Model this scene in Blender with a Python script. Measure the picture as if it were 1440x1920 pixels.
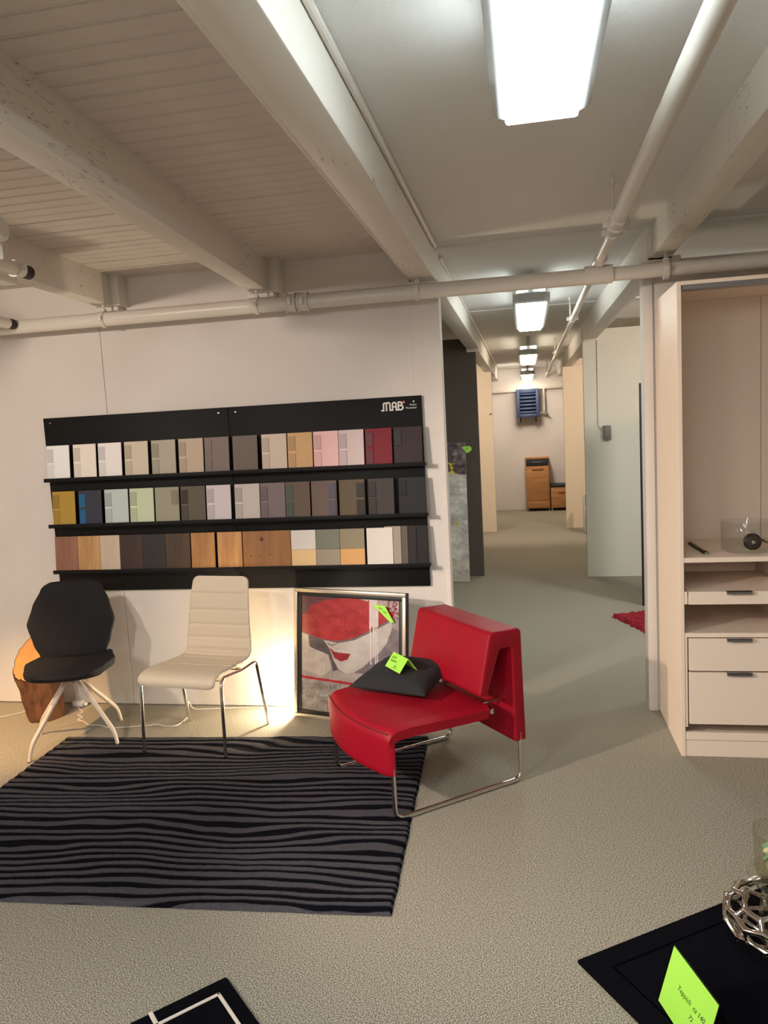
import bpy, bmesh, math, random
from mathutils import Matrix, Vector, noise
SC = bpy.context.scene
COL = SC.collection
for o in list(bpy.data.objects): bpy.data.objects.remove(o)
PI = math.pi
rnd = random.Random(5)

# ------------------------------------------------------------------ camera
cd = bpy.data.cameras.new('camera'); cam = bpy.data.objects.new('camera', cd); COL.objects.link(cam)
cd.sensor_fit = 'VERTICAL'; cd.sensor_height = 36.0; cd.lens = 1412.38 / 1920 * 36
right = Vector((0.98166577, 0.18284441, -0.05385383)); up = Vector((0.03240962, 0.11830666, 0.99244806)); fwd = Vector((-0.18783485, 0.97599767, -0.11021168))
cam.matrix_world = Matrix(((right.x, up.x, -fwd.x, 0), (right.y, up.y, -fwd.y, 0), (right.z, up.z, -fwd.z, 1.70), (0, 0, 0, 1)))
cd.clip_start = 0.05; SC.camera = cam
# ------------------------------------------------------------------ world, exposure
w = bpy.data.worlds.new('world'); SC.world = w; w.use_nodes = True
w.node_tree.nodes['Background'].inputs[0].default_value = (1, .93, .85, 1); w.node_tree.nodes['Background'].inputs[1].default_value = 0.05
SC.view_settings.view_transform = 'Standard'; SC.view_settings.look = 'None'; SC.view_settings.gamma = 1; SC.view_settings.use_curve_mapping = False
SC.view_settings.exposure = 0.88
WARM = (1, .84, .72); NEUT = (1, .97, .975); COOL = (.86, .98, 1.0)

def light(kind, loc, energy, color, target=None, size=.1, size_y=None, angle=80, blend=.6):
    d = bpy.data.lights.new(kind.lower() + '_light', kind); d.energy = energy; d.color = color
    if kind == 'AREA':
        d.size = size
        if size_y: d.shape = 'RECTANGLE'; d.size_y = size_y
    else: d.shadow_soft_size = size
    if kind == 'SPOT': d.spot_size = math.radians(angle); d.spot_blend = blend
    o = bpy.data.objects.new(d.name, d); COL.objects.link(o); o.location = loc
    if target is not None: o.rotation_euler = (Vector(target) - Vector(loc)).to_track_quat('-Z', 'Y').to_euler()
    return o
# lights without fixtures: corridor row continued behind the camera, warm spots, added fill lights
light('AREA', (.08, -2.4, 2.45), 30, NEUT, (.08, -2.4, 0), .2, 1.5)
light('AREA', (-1.95, -.6, 2.5), 46, NEUT, (-1.95, -.3, 0), .2, 1.2)
light('AREA', (2.3, 5.4, 2.5), 20, NEUT, (1.1, 8.2, .8), .3)  # fill light added to brighten the pale partition
light('POINT', (-2.0, -2.4, 2.2), 3, NEUT, size=.1)  # unseen fill added to lift the ceiling
light('POINT', (1.9, -2.4, 2.2), 4, NEUT, size=.1)  # second added ceiling fill, on the right
light('SPOT', (-2.9, 1.6, 2.45), 62, WARM, (-2.5, 4.3, 1.3), .05, angle=85)
light('SPOT', (-3.2, .7, 2.35), 260, WARM, (.85, 3.8, .65), .06, angle=50)  # added from the left to brighten wardrobe side and drawers
light('SPOT', (-3.5, 2.7, 2.2), 190, (1, .60, .26), (-3.2, 3.75, 0), .04, angle=42, blend=.9)
light('SPOT', (2.0, 6.2, 2.0), 15, (1, .58, .28), (1.05, 8.22, 2.62), .03, angle=56, blend=.35)
light('SPOT', (-1.6, 9.9, 2.4), 60, WARM, (-.6, 11.8, 1.2), .05, angle=100)
light('SPOT', (1.7, 10.0, 2.4), 60, WARM, (.75, 12.0, 1.2), .05, angle=100)
light('AREA', (0.0, 13.0, 2.40), 14, WARM, (0, 14.7, 1.0), .3)

# ------------------------------------------------------------------ helpers
def lin(c): return tuple(((x / 255) / 12.92 if x / 255 <= .04045 else ((x / 255 + .055) / 1.055) ** 2.4) for x in c)
def mat(name, rgb, rough=.6, metal=0, bump=0, bscale=200, var=0, vscale=6, coat=0, spec=None, stretch=None, var2=None):
    m = bpy.data.materials.new(name); m.use_nodes = True; nt = m.node_tree; b = nt.nodes['Principled BSDF']
    c = lin(rgb) + (1,)
    b.inputs['Base Color'].default_value = c; b.inputs['Roughness'].default_value = rough; b.inputs['Metallic'].default_value = metal
    if coat: b.inputs['Coat Weight'].default_value = coat; b.inputs['Coat Roughness'].default_value = .12
    if spec is not None: b.inputs['Specular IOR Level'].default_value = spec
    tc = nt.nodes.new('ShaderNodeTexCoord'); vec = tc.outputs['Object']
    if stretch:
        mp = nt.nodes.new('ShaderNodeMapping'); mp.inputs['Scale'].default_value = stretch; nt.links.new(vec, mp.inputs['Vector']); vec = mp.outputs['Vector']
    if var:
        n = nt.nodes.new('ShaderNodeTexNoise'); n.inputs['Scale'].default_value = vscale; n.inputs['Detail'].default_value = 5; nt.links.new(vec, n.inputs['Vector'])
        r = nt.nodes.new('ShaderNodeValToRGB'); r.color_ramp.elements[0].position = .3; r.color_ramp.elements[1].position = .7
        c2 = (lin(var2) + (1,)) if var2 else tuple(x * (1 - var) for x in c[:3]) + (1,)
        r.color_ramp.elements[0].color = c2
        r.color_ramp.elements[1].color = c if var2 else tuple(min(1, x * (1 + var)) for x in c[:3]) + (1,)
        nt.links.new(n.outputs['Fac'], r.inputs['Fac']); nt.links.new(r.outputs['Color'], b.inputs['Base Color'])
    if bump:
        n2 = nt.nodes.new('ShaderNodeTexNoise'); n2.inputs['Scale'].default_value = bscale; n2.inputs['Detail'].default_value = 3; nt.links.new(vec, n2.inputs['Vector'])
        bp = nt.nodes.new('ShaderNodeBump'); bp.inputs['Strength'].default_value = bump; bp.inputs['Distance'].default_value = .004
        nt.links.new(n2.outputs['Fac'], bp.inputs['Height']); nt.links.new(bp.outputs['Normal'], b.inputs['Normal'])
    return m
def glow(name, rgb, s):
    m = bpy.data.materials.new(name); m.use_nodes = True; b = m.node_tree.nodes['Principled BSDF']
    b.inputs['Base Color'].default_value = (.8, .8, .8, 1); b.inputs['Emission Color'].default_value = tuple(rgb) + (1,); b.inputs['Emission Strength'].default_value = s
    return m
def vcol(name, rough=.6, coat=0):
    m = bpy.data.materials.new(name); m.use_nodes = True; nt = m.node_tree; b = nt.nodes['Principled BSDF']
    a = nt.nodes.new('ShaderNodeVertexColor'); a.layer_name = 'Col'; nt.links.new(a.outputs['Color'], b.inputs['Base Color']); b.inputs['Roughness'].default_value = rough; b.inputs['Specular IOR Level'].default_value = .5 if rough < .6 else .08
    if coat: b.inputs['Coat Weight'].default_value = coat; b.inputs['Coat Roughness'].default_value = .05
    return m
def glassm(name, tint, gloss=1.0):
    """thin-walled glass: clear, tinted, mirror-like towards grazing"""
    m = bpy.data.materials.new(name); m.use_nodes = True; nt = m.node_tree; nt.nodes.remove(nt.nodes['Principled BSDF']); out = nt.nodes['Material Output']
    tr = nt.nodes.new('ShaderNodeBsdfTransparent'); tr.inputs[0].default_value = tuple(tint) + (1,)
    gl = nt.nodes.new('ShaderNodeBsdfGlossy'); gl.inputs['Roughness'].default_value = .03; gl.inputs['Color'].default_value = (.95, .95, .95, 1)
    lw = nt.nodes.new('ShaderNodeLayerWeight'); lw.inputs['Blend'].default_value = .5; pw = nt.nodes.new('ShaderNodeMath'); pw.operation = 'POWER'; pw.inputs[1].default_value = 4; nt.links.new(lw.outputs['Facing'], pw.inputs[0]); fr = nt.nodes.new('ShaderNodeMath'); fr.operation = 'MULTIPLY_ADD'; fr.inputs[1].default_value = .75; fr.inputs[2].default_value = .03; nt.links.new(pw.outputs[0], fr.inputs[0])
    mx = nt.nodes.new('ShaderNodeMixShader'); nt.links.new(fr.outputs[0], mx.inputs[0]); nt.links.new(tr.outputs[0], mx.inputs[1]); nt.links.new(gl.outputs[0], mx.inputs[2]); nt.links.new(mx.outputs[0], out.inputs['Surface'])
    return m

MW = {}
def thing(name, label, cat, loc=(0, 0, 0), rz=0, group=None, rot=None):
    o = bpy.data.objects.new(name, None); COL.objects.link(o); o.empty_display_size = .05
    o.location = loc; o.rotation_euler = rot or (0, 0, rz)
    if label: o['label'] = label; o['category'] = cat
    if group: o['group'] = group
    MW[o.name] = Matrix.Translation(loc) @ o.rotation_euler.to_matrix().to_4x4()
    return o
def part(name, bm, m, parent=None, world=True, smooth=True, ang=35, label=None, kind=None):
    """link one mesh; world=True: the bmesh is in world coordinates"""
    me = bpy.data.meshes.new(name)
    if parent is not None and world: bmesh.ops.transform(bm, matrix=MW[parent.name].inverted(), verts=bm.verts)
    bm.normal_update(); bm.to_mesh(me); bm.free()
    for mm in (m if isinstance(m, (list, tuple)) else [m]): me.materials.append(mm)
    if smooth:
        me.polygons.foreach_set('use_smooth', [True] * len(me.polygons)); me.set_sharp_from_angle(angle=math.radians(ang))
    o = bpy.data.objects.new(name, me); COL.objects.link(o)
    if parent is not None: o.parent = parent
    MW[o.name] = MW[parent.name] if parent is not None else Matrix()
    if label: o['label'] = label
    if kind: o['kind'] = kind
    return o
def tag(o, label, cat, group=None):
    o['label'] = label; o['category'] = cat
    if group: o['group'] = group
    return o
def origin(o, loc):
    """move a top-level mesh's origin to loc without moving the mesh"""
    o.data.transform(Matrix.Translation(-Vector(loc))); o.location = loc; MW[o.name] = Matrix.Translation(loc); return o
def struct(name, bm, m, **k): return part(name, bm, m, kind='structure', **k)
def NB(): return bmesh.new()
def box(bm, x0, x1, y0, y1, z0, z1, bev=0, seg=2, M=None):
    r = bmesh.ops.create_cube(bm, size=1)
    T = Matrix.Translation(((x0 + x1) / 2, (y0 + y1) / 2, (z0 + z1) / 2)) @ Matrix.Diagonal((x1 - x0, y1 - y0, z1 - z0, 1))
    vs = r['verts']; bmesh.ops.transform(bm, matrix=T, verts=vs)
    if bev:
        es = list({e for v in vs for e in v.link_edges})
        g = bmesh.ops.bevel(bm, geom=es, offset=bev, segments=seg, affect='EDGES', profile=.5); vs = list({v for f in g['faces'] for v in f.verts} | {v for v in vs if v.is_valid})
    if M is not None: bmesh.ops.transform(bm, matrix=M, verts=[v for v in vs if v.is_valid])
    return bm
def B(*a, **k): return box(NB(), *a, **k)
def prism(bm, pts, depth, M=None, bev=0, seg=2):
    """pts: 2-D polygon (x,z) extruded along +y by depth"""
    a = [bm.verts.new((p[0], 0, p[1])) for p in pts]; b = [bm.verts.new((p[0], depth, p[1])) for p in pts]; n = len(pts)
    fs = [bm.faces.new(a), bm.faces.new(b[::-1])] + [bm.faces.new((a[i], b[i], b[(i + 1) % n], a[(i + 1) % n])) for i in range(n)]
    bmesh.ops.recalc_face_normals(bm, faces=fs)
    vs = a + b
    if bev:
        es = list({e for v in vs for e in v.link_edges})
        g = bmesh.ops.bevel(bm, geom=es, offset=bev, segments=seg, affect='EDGES', profile=.5); vs = list({v for f in g['faces'] for v in f.verts} | {v for v in vs if v.is_valid})
    if M is not None: bmesh.ops.transform(bm, matrix=M, verts=vs)
    return bm
def smoothpath(pts, r=.03, n=5):
    """round the corners of a polyline"""
    P = [Vector(p) for p in pts]; out = [P[0]]
    for i in range(1, len(P) - 1):
        a, b, c = P[i - 1], P[i], P[i + 1]; d = min(r, (a - b).length * .45, (c - b).length * .45)
        p0 = b + (a - b).normalized() * d; p1 = b + (c - b).normalized() * d
        for k in range(n + 1):
            t = k / n; out.append(p0 * (1 - t) ** 2 + b * 2 * t * (1 - t) + p1 * t * t)
    out.append(P[-1]); return out
def tube(bm, pts, rad, seg=10, closed=False, cap=True):
    P = [Vector(p) for p in pts]; n = len(P); rings = []; prev = None
    for i, p in enumerate(P):
        if closed: t = (P[(i + 1) % n] - P[i - 1])
        else: t = P[min(i + 1, n - 1)] - P[max(i - 1, 0)]
        t.normalize()
        if prev is None:
            a = Vector((0, 0, 1)) if abs(t.z) < .9 else Vector((1, 0, 0)); u = t.cross(a).normalized()
        else:
            u = (prev - t * prev.dot(t)); u = u.normalized() if u.length > 1e-6 else t.orthogonal().normalized()
        prev = u; v = t.cross(u); r = rad[i] if isinstance(rad, (list, tuple)) else rad
        rings.append([bm.verts.new(p + (u * math.cos(2 * PI * k / seg) + v * math.sin(2 * PI * k / seg)) * r) for k in range(seg)])
    m = n if closed else n - 1
    for i in range(m):
        a, b = rings[i], rings[(i + 1) % n]
        for k in range(seg): bm.faces.new((a[k], a[(k + 1) % seg], b[(k + 1) % seg], b[k]))
    if cap and not closed: bm.faces.new(rings[0][::-1]); bm.faces.new(rings[-1])
    return bm
def lathe(bm, prof, c=(0, 0, 0), seg=32, M=None):
    rings = []
    for r, z in prof:
        if r < 1e-6: rings.append([bm.verts.new((0, 0, z))])
        else: rings.append([bm.verts.new((r * math.cos(2 * PI * k / seg), r * math.sin(2 * PI * k / seg), z)) for k in range(seg)])
    for a, b in zip(rings, rings[1:]):
        for k in range(seg):
            if len(a) == 1 and len(b) == 1: continue
            if len(a) == 1: bm.faces.new((a[0], b[(k + 1) % seg], b[k]))
            elif len(b) == 1: bm.faces.new((a[k], a[(k + 1) % seg], b[0]))
            else: bm.faces.new((a[k], a[(k + 1) % seg], b[(k + 1) % seg], b[k]))
    vs = [v for r in rings for v in r]
    bmesh.ops.recalc_face_normals(bm, faces=list({f for v in vs for f in v.link_faces}))
    T = Matrix.Translation(c)
    if M is not None: T = T @ M
    bmesh.ops.transform(bm, matrix=T, verts=vs); return bm
def cyl(bm, p0, p1, r, seg=16): return tube(bm, [p0, p1], r, seg)
def sheet(bm, rows, thick=None):
    """rows: grid of Vector; quads"""
    V = [[bm.verts.new(p) for p in r] for r in rows]
    for a, b in zip(V, V[1:]):
        for i in range(len(a) - 1): bm.faces.new((a[i], a[i + 1], b[i + 1], b[i]))
    return bm
def closed_pad(bm, front, back):
    """two grids of equal size joined round the rim"""
    A = [[bm.verts.new(p) for p in r] for r in front]; Bk = [[bm.verts.new(p) for p in r] for r in back]
    m, n = len(A), len(A[0])
    for i in range(m - 1):
        for j in range(n - 1):
            bm.faces.new((A[i][j], A[i][j + 1], A[i + 1][j + 1], A[i + 1][j])); bm.faces.new((Bk[i][j], Bk[i + 1][j], Bk[i + 1][j + 1], Bk[i][j + 1]))
    rim = [(0, j) for j in range(n)] + [(i, n - 1) for i in range(1, m)] + [(m - 1, j) for j in range(n - 2, -1, -1)] + [(i, 0) for i in range(m - 2, 0, -1)]
    for k in range(len(rim)):
        a, b = rim[k], rim[(k + 1) % len(rim)]
        bm.faces.new((A[a[0]][a[1]], Bk[a[0]][a[1]], Bk[b[0]][b[1]], A[b[0]][b[1]]))
    bmesh.ops.recalc_face_normals(bm, faces=bm.faces); return bm
def text_bm(s, size, M, depth=.0008, shear=0, res=3, space=1, align='LEFT'):
    c = bpy.data.curves.new('t', 'FONT'); c.body = s; c.size = size; c.extrude = depth; c.shear = shear; c.resolution_u = res; c.space_character = space; c.align_x = align
    o = bpy.data.objects.new('t', c); me = bpy.data.meshes.new_from_object(o)
    bm = NB(); bm.from_mesh(me); bmesh.ops.transform(bm, matrix=M, verts=bm.verts)
    bpy.data.objects.remove(o); bpy.data.curves.remove(c); bpy.data.meshes.remove(me); return bm
def stroke(bm, pts, wd, M, th=.0008):
    """flat pen stroke in the local xy-plane"""
    for a, b in zip(pts, pts[1:]):
        stroke.k = (stroke.k + 1) % 29; th_ = th + stroke.k * .00004      # no two segments of a stroke share a face
        a = Vector((a[0], a[1], 0)); b = Vector((b[0], b[1], 0)); d = (b - a); L = d.length
        if L < 1e-6: continue
        box(bm, -wd / 2, L + wd / 2, -wd / 2, wd / 2, 0, th_, M=M @ Matrix.Translation(a) @ Matrix.Rotation(math.atan2(d.y, d.x), 4, 'Z'))
    return bm
stroke.k = 0
def painted(bm_rows, colors, name, m, parent=None, world=True, smooth=False):
    bm = sheet(NB(), bm_rows); o = part(name, bm, m, parent, world, smooth=smooth)
    me = o.data; a = me.color_attributes.new('Col', 'FLOAT_COLOR', 'POINT'); flat = []
    for r in colors:
        for c in r: flat += [*c, 1]
    a.data.foreach_set('color', flat); return o
def frame_M(o, x, y):
    x = Vector(x).normalized(); y = Vector(y); y = (y - x * y.dot(x)).normalized(); z = x.cross(y)
    return Matrix(((x.x, y.x, z.x, o[0]), (x.y, y.y, z.y, o[1]), (x.z, y.z, z.z, o[2]), (0, 0, 0, 1)))

# ------------------------------------------------------------------ materials
M_wall = mat('wall_paint', (222, 215, 207), .75, bump=.12, bscale=90, var=.03, vscale=3)
M_ceil = mat('white_plaster', (228, 226, 222), .85, bump=.55, bscale=260)
M_plank = mat('painted_planks', (212, 202, 193), .7, bump=.15, bscale=60, var=.05, vscale=5)
def beam_mat():
    m = mat('painted_beam', (226, 220, 210), .6, bump=.2, bscale=40)
    nt = m.node_tree; b = nt.nodes['Principled BSDF']; tc = nt.nodes.new('ShaderNodeTexCoord'); mp = nt.nodes.new('ShaderNodeMapping')
    mp.inputs['Scale'].default_value = (14, 2.6, 14); nt.links.new(tc.outputs['Object'], mp.inputs['Vector'])
    n = nt.nodes.new('ShaderNodeTexNoise'); n.inputs['Scale'].default_value = 2.1; n.inputs['Detail'].default_value = 3; nt.links.new(mp.outputs['Vector'], n.inputs['Vector'])
    r = nt.nodes.new('ShaderNodeValToRGB'); e = r.color_ramp.elements
    e[0].position = .493; e[0].color = (1, 1, 1, 1); e[1].position = .507; e[1].color = (1, 1, 1, 1); k = e.new(.5); k.color = (0, 0, 0, 1)
    n3 = nt.nodes.new('ShaderNodeTexNoise'); n3.inputs['Scale'].default_value = 3.3; nt.links.new(tc.outputs['Object'], n3.inputs['Vector'])
    r3 = nt.nodes.new('ShaderNodeValToRGB'); r3.color_ramp.elements[0].position = .56; r3.color_ramp.elements[0].color = (1, 1, 1, 1); r3.color_ramp.elements[1].position = .6; r3.color_ramp.elements[1].color = (0, 0, 0, 1)
    nt.links.new(n3.outputs['Fac'], r3.inputs['Fac'])
    mx = nt.nodes.new('ShaderNodeMath'); mx.operation = 'MAXIMUM'; nt.links.new(r.outputs['Color'], mx.inputs[0]); nt.links.new(r3.outputs['Color'], mx.inputs[1]); nt.links.new(n.outputs['Fac'], r.inputs['Fac'])
    c = nt.nodes.new('ShaderNodeMix'); c.data_type = 'RGBA'; nt.links.new(mx.outputs[0], c.inputs[0]); c.inputs[6].default_value = lin((120, 108, 96)) + (1,); c.inputs[7].default_value = lin((226, 220, 210)) + (1,)
    nt.links.new(c.outputs[2], b.inputs['Base Color']); return m
M_beam = beam_mat()
def carpet_mat():
    m = bpy.data.materials.new('speckled_carpet'); m.use_nodes = True; nt = m.node_tree; b = nt.nodes['Principled BSDF']; b.inputs['Roughness'].default_value = .95; b.inputs['Specular IOR Level'].default_value = .1
    tc = nt.nodes.new('ShaderNodeTexCoord')
    n = nt.nodes.new('ShaderNodeTexNoise'); n.inputs['Scale'].default_value = 260; n.inputs['Detail'].default_value = 2; nt.links.new(tc.outputs['Object'], n.inputs['Vector'])
    r = nt.nodes.new('ShaderNodeValToRGB'); e = r.color_ramp.elements; e[0].position = .37; e[0].color = lin((86, 82, 71)) + (1,); e[1].position = .64; e[1].color = lin((204, 196, 178)) + (1,); k = e.new(.5); k.color = lin((150, 143, 127)) + (1,)
    nt.links.new(n.outputs['Fac'], r.inputs['Fac'])
    n2 = nt.nodes.new('ShaderNodeTexNoise'); n2.inputs['Scale'].default_value = 1.3; nt.links.new(tc.outputs['Object'], n2.inputs['Vector'])
    mx = nt.nodes.new('ShaderNodeMix'); mx.data_type = 'RGBA'; mx.blend_type = 'MULTIPLY'; mx.inputs[0].default_value = .25; nt.links.new(r.outputs['Color'], mx.inputs[6]); nt.links.new(n2.outputs['Color'], mx.inputs[7])
    nt.links.new(r.outputs['Color'], b.inputs['Base Color'])
    bp = nt.nodes.new('ShaderNodeBump'); bp.inputs['Strength'].default_value = .15; bp.inputs['Distance'].default_value = .003; nt.links.new(n.outputs['Fac'], bp.inputs['Height']); nt.links.new(bp.outputs['Normal'], b.inputs['Normal'])
    return m
M_carpet = carpet_mat()
M_pipe = mat('painted_pipe', (214, 208, 198), .35)
M_darkwall = mat('dark_partition', (86, 79, 68), .8, bump=.08, bscale=80)
M_cream = mat('cream_partition', (224, 206, 178), .75, bump=.08, bscale=80)
M_pale = mat('pale_partition', (226, 222, 204), .7, bump=.08, bscale=80)
M_white = mat('white_lacquer', (238, 219, 200), .42)
M_gloss = mat('white_gloss', (240, 220, 200), .48, spec=.22)
M_chrome = mat('chrome', (225, 222, 216), .12, 1)
M_alu = mat('brushed_aluminium', (160, 160, 162), .35, 1)
M_black = mat('matt_black', (16, 15, 16), .5)
M_board = mat('black_board', (13, 13, 13), .6, spec=.25, var=.15, vscale=30, stretch=(1, 1, 8))
M_red = mat('red_leather', (156, 8, 32), .5, spec=.3, bump=.12, bscale=450, var=.08, vscale=5)
M_seam = mat('red_stitch', (96, 10, 18), .6)
M_cushion = mat('charcoal_cloth', (36, 36, 38), .9, bump=.35, bscale=500, var=.12, vscale=60)
M_cream_l = mat('cream_leather', (226, 208, 182), .45, bump=.1, bscale=400)
M_fabric = mat('black_brown_cloth', (17, 14, 14), .85, bump=.3, bscale=600, var=.12, vscale=40)
M_beige = mat('beige_metal', (216, 198, 178), .35)
M_bark = mat('bark', (98, 62, 38), .95, bump=1, bscale=34, var=.55, vscale=26, stretch=(1, 1, .35))
M_logtop = mat('sawn_wood', (196, 138, 78), .75, var=.12, vscale=14)
M_cable = mat('white_cable', (226, 218, 206), .5)
M_green = mat('green_paper', (172, 238, 84), .7)
M_ink = mat('ink', (38, 48, 26), .8)
M_lampgrey = mat('lamp_housing', (196, 200, 200), .45)
M_glass = glassm('clear_glass', (.93, .94, .93))
M_smoke = glassm('olive_glass', (.95, .95, .90))
M_silver = mat('polished_silver', (205, 196, 190), .14, 1)
M_navy = mat('navy_pile', (10, 10, 16), .98, bump=.5, bscale=300, spec=.05)
M_ivory = mat('ivory_pile', (232, 220, 206), .9, bump=.4, bscale=300)
M_redrug = mat('red_shaggy_pile', (140, 18, 34), .95, bump=.8, bscale=80, var=.35, vscale=40)
M_oak = mat('oak_front', (196, 142, 88), .55, var=1, vscale=3, stretch=(1, 1, 7), var2=(166, 112, 64))
M_anth = mat('anthracite', (40, 42, 46), .5)
M_blue = mat('blue_enamel', (36, 56, 92), .55)
M_bluedk = mat('dark_blue_inside', (14, 18, 26), .7)
M_boxgrey = mat('grey_plastic', (128, 126, 112), .5)
M_rubber = mat('black_rubber', (20, 20, 22), .6)
M_rattan = mat('dark_rattan', (52, 40, 32), .6)
M_gold = mat('silver_frame', (206, 194, 172), .3, .6)
M_print = vcol('print', .35, .5)
M_canvas = vcol('painted_canvas', .8)
M_rug = vcol('tufted_pile', .95)

# ------------------------------------------------------------------ room shell
struct('floor', B(-4.2, 4.2, -4.2, 15, -.1, 0), M_carpet, smooth=False)
wl = struct('wall_left', B(-4.2, -4.0, -4.2, 15, 0, 2.8), M_wall, smooth=False)
struct('wall_right', B(4.0, 4.2, -4.2, 15, 0, 2.8), M_wall, smooth=False)
struct('wall_front', B(-4.0, 4.0, -4.2, -4.0, 0, 2.8), M_wall, smooth=False)
wb = struct('wall_back', B(-4.0, -.63, 4.362, 4.46, 0, 2.75), M_wall, smooth=False)
for x0, x1, z1 in ((-3.98, -2.5615, 2.72), (-2.5585, -.62, 2.72)): part('panel', B(x0, x1, 4.348, 4.368, .008, z1, bev=.001, seg=1), M_wall, wb)
part('edge_trim', B(-.472, -.458, 4.34, 4.462, 0, 2.5), M_wall, wb)
part('panel', B(-.62, -.471, 4.348, 4.46, .004, 2.498), M_wall, wb)
wr = struct('wall_back_right', B(.66, 4.0, 4.40, 4.5, 0, 2.52), M_wall, smooth=False)
part('edge_trim', B(.65, .70, 4.388, 4.51, 0, 2.52, bev=.004), M_wall, wr)
struct('wall_end', B(-4.0, 4.0, 14.7, 14.9, 0, 2.8), M_wall, smooth=False)
struct('wall_corridor_left_near', B(-3.2, -.505, 8.35, 8.45, 0, 2.62), M_darkwall, smooth=False)
struct('wall_corridor_left_far', B(-3.2, -.49, 11.8, 11.9, 0, 2.60), M_cream, smooth=False)
struct('wall_corridor_right_near', B(.612, 3.2, 8.22, 8.32, 0, 2.60), M_pale, smooth=False)
struct('wall_corridor_right_far', B(.588, 3.2, 12.0, 12.1, 0, 2.60), M_cream, smooth=False)

# ceiling: slab, planks on the left, plaster boards over the aisle
ce = struct('ceiling', B(-4.2, 4.2, -4.2, 15, 2.80, 2.9), M_plank, smooth=False)
prof = [(0, .012), (.004, .002), (.068, 0), (.071, .005), (.074, .001), (.080, .001), (.083, .006), (.086, .012), (.086, .03), (0, .03)]
plank_mesh = None; y = -1.0
while y < 4.33:
    if plank_mesh is None:
        bm = prism(NB(), prof, 3.48, M=Matrix.Rotation(PI / 2, 4, 'Z'))      # profile x -> y, extruded to -x
        p = part('plank', bm, M_plank, ce, smooth=False); plank_mesh = p.data
    else: p = bpy.data.objects.new('plank', plank_mesh); COL.objects.link(p); p.parent = ce
    p.location = (-.52, y, 2.692 + rnd.uniform(-.0015, .0015)); y += .0865
part('plank_field', B(-4, -.5, -4.1, -1.0, 2.692, 2.72), M_plank, ce, smooth=False)
part('far_ceiling_board', B(-4, -.5, 4.46, 14.7, 2.69, 2.72), M_plank, ce, smooth=False)
ys = [-4.1, -.2, 4.305, 6.80, 11.4, 14.7]
for a, b in zip(ys, ys[1:]):
    part('ceiling_board', B(-.55, .78, a + .006, b - .006, 2.68, 2.72, bev=.006, seg=1), M_ceil, ce)
    part('ceiling_board', B(.70, 4.0, a + .006, b - .006, 2.685, 2.72, bev=.006, seg=1), M_ceil, ce)
for yy in ys[1:-1]:
    part('cover_strip', B(-.46, .68, yy - .02, yy + .02, 2.668, 2.682, bev=.005), M_ceil, ce)
    part('cover_strip', B(.77, 4.0, yy - .02, yy + .02, 2.672, 2.688, bev=.005), M_ceil, ce)
# beams
def beam(name, x0, x1, X0, X1, y0, y1, z0, z1):
    bm = NB(); v = [bm.verts.new(p) for p in ((x0, y0, z0), (x1, y0, z0), (X1, y1, z0), (X0, y1, z0), (x0, y0, z1), (x1, y0, z1), (X1, y1, z1), (X0, y1, z1))]
    for f in ((0, 3, 2, 1), (4, 5, 6, 7), (0, 1, 5, 4), (1, 2, 6, 5), (2, 3, 7, 6), (3, 0, 4, 7)): bm.faces.new([v[i] for i in f])
    bmesh.ops.bevel(bm, geom=bm.edges[:], offset=.006, segments=2, affect='EDGES', profile=.5)
    return struct(name, bm, M_beam)
b1 = beam('trim_1', -.594, -.462, -.594, -.462, -4.0, 8.32, 2.50, 2.79)
part('moulding', B(-.618, -.594, -4.0, 4.28, 2.512, 2.535, bev=.009, seg=3), M_beam, b1)
part('bracket', B(-.62, -.45, 4.26, 4.35, 2.478, 2.50, bev=.006), M_beam, b1)
b1b = beam('trim_2', -.60, -.468, -.60, -.468, 8.32, 14.68, 2.47, 2.79)
b2 = beam('trim_3', -1.22, -1.10, -1.535, -1.425, -.6, 4.345, 2.515, 2.72)
b3 = beam('trim_4', -2.30, -2.19, -2.50, -2.405, .6, 4.345, 2.515, 2.72)
part('bracket', B(-1.56, -1.40, 4.27, 4.35, 2.49, 2.515, bev=.006), M_beam, b2)
part('bracket', B(-2.52, -2.38, 4.27, 4.35, 2.49, 2.515, bev=.006), M_beam, b3)
part('sleeve', B(-1.425, -1.36, 4.24, 4.35, 2.515, 2.70, bev=.004), M_beam, b2)
part('sleeve', B(-2.405, -2.35, 4.24, 4.35, 2.515, 2.70, bev=.004), M_beam, b3)
b4 = beam('trim_5', .683, .79, .683, .79, -4.0, 4.29, 2.52, 2.79)
part('cover_strip', B(.668, .685, 4.27, 4.305, 2.52, 2.68, bev=.004), M_beam, b4)
part('bracket', B(.66, .83, 4.29, 4.38, 2.495, 2.52, bev=.006), M_beam, b4)
beam('trim_6', .655, .79, .62, .75, 4.29, 8.22, 2.50, 2.79)
beam('trim_7', .62, .75, .60, .73, 8.20, 14.68, 2.485, 2.79)
beam('trim_8', -4.0, 4.0, -4.0, 4.0, 14.62, 14.699, 2.28, 2.79)
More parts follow.
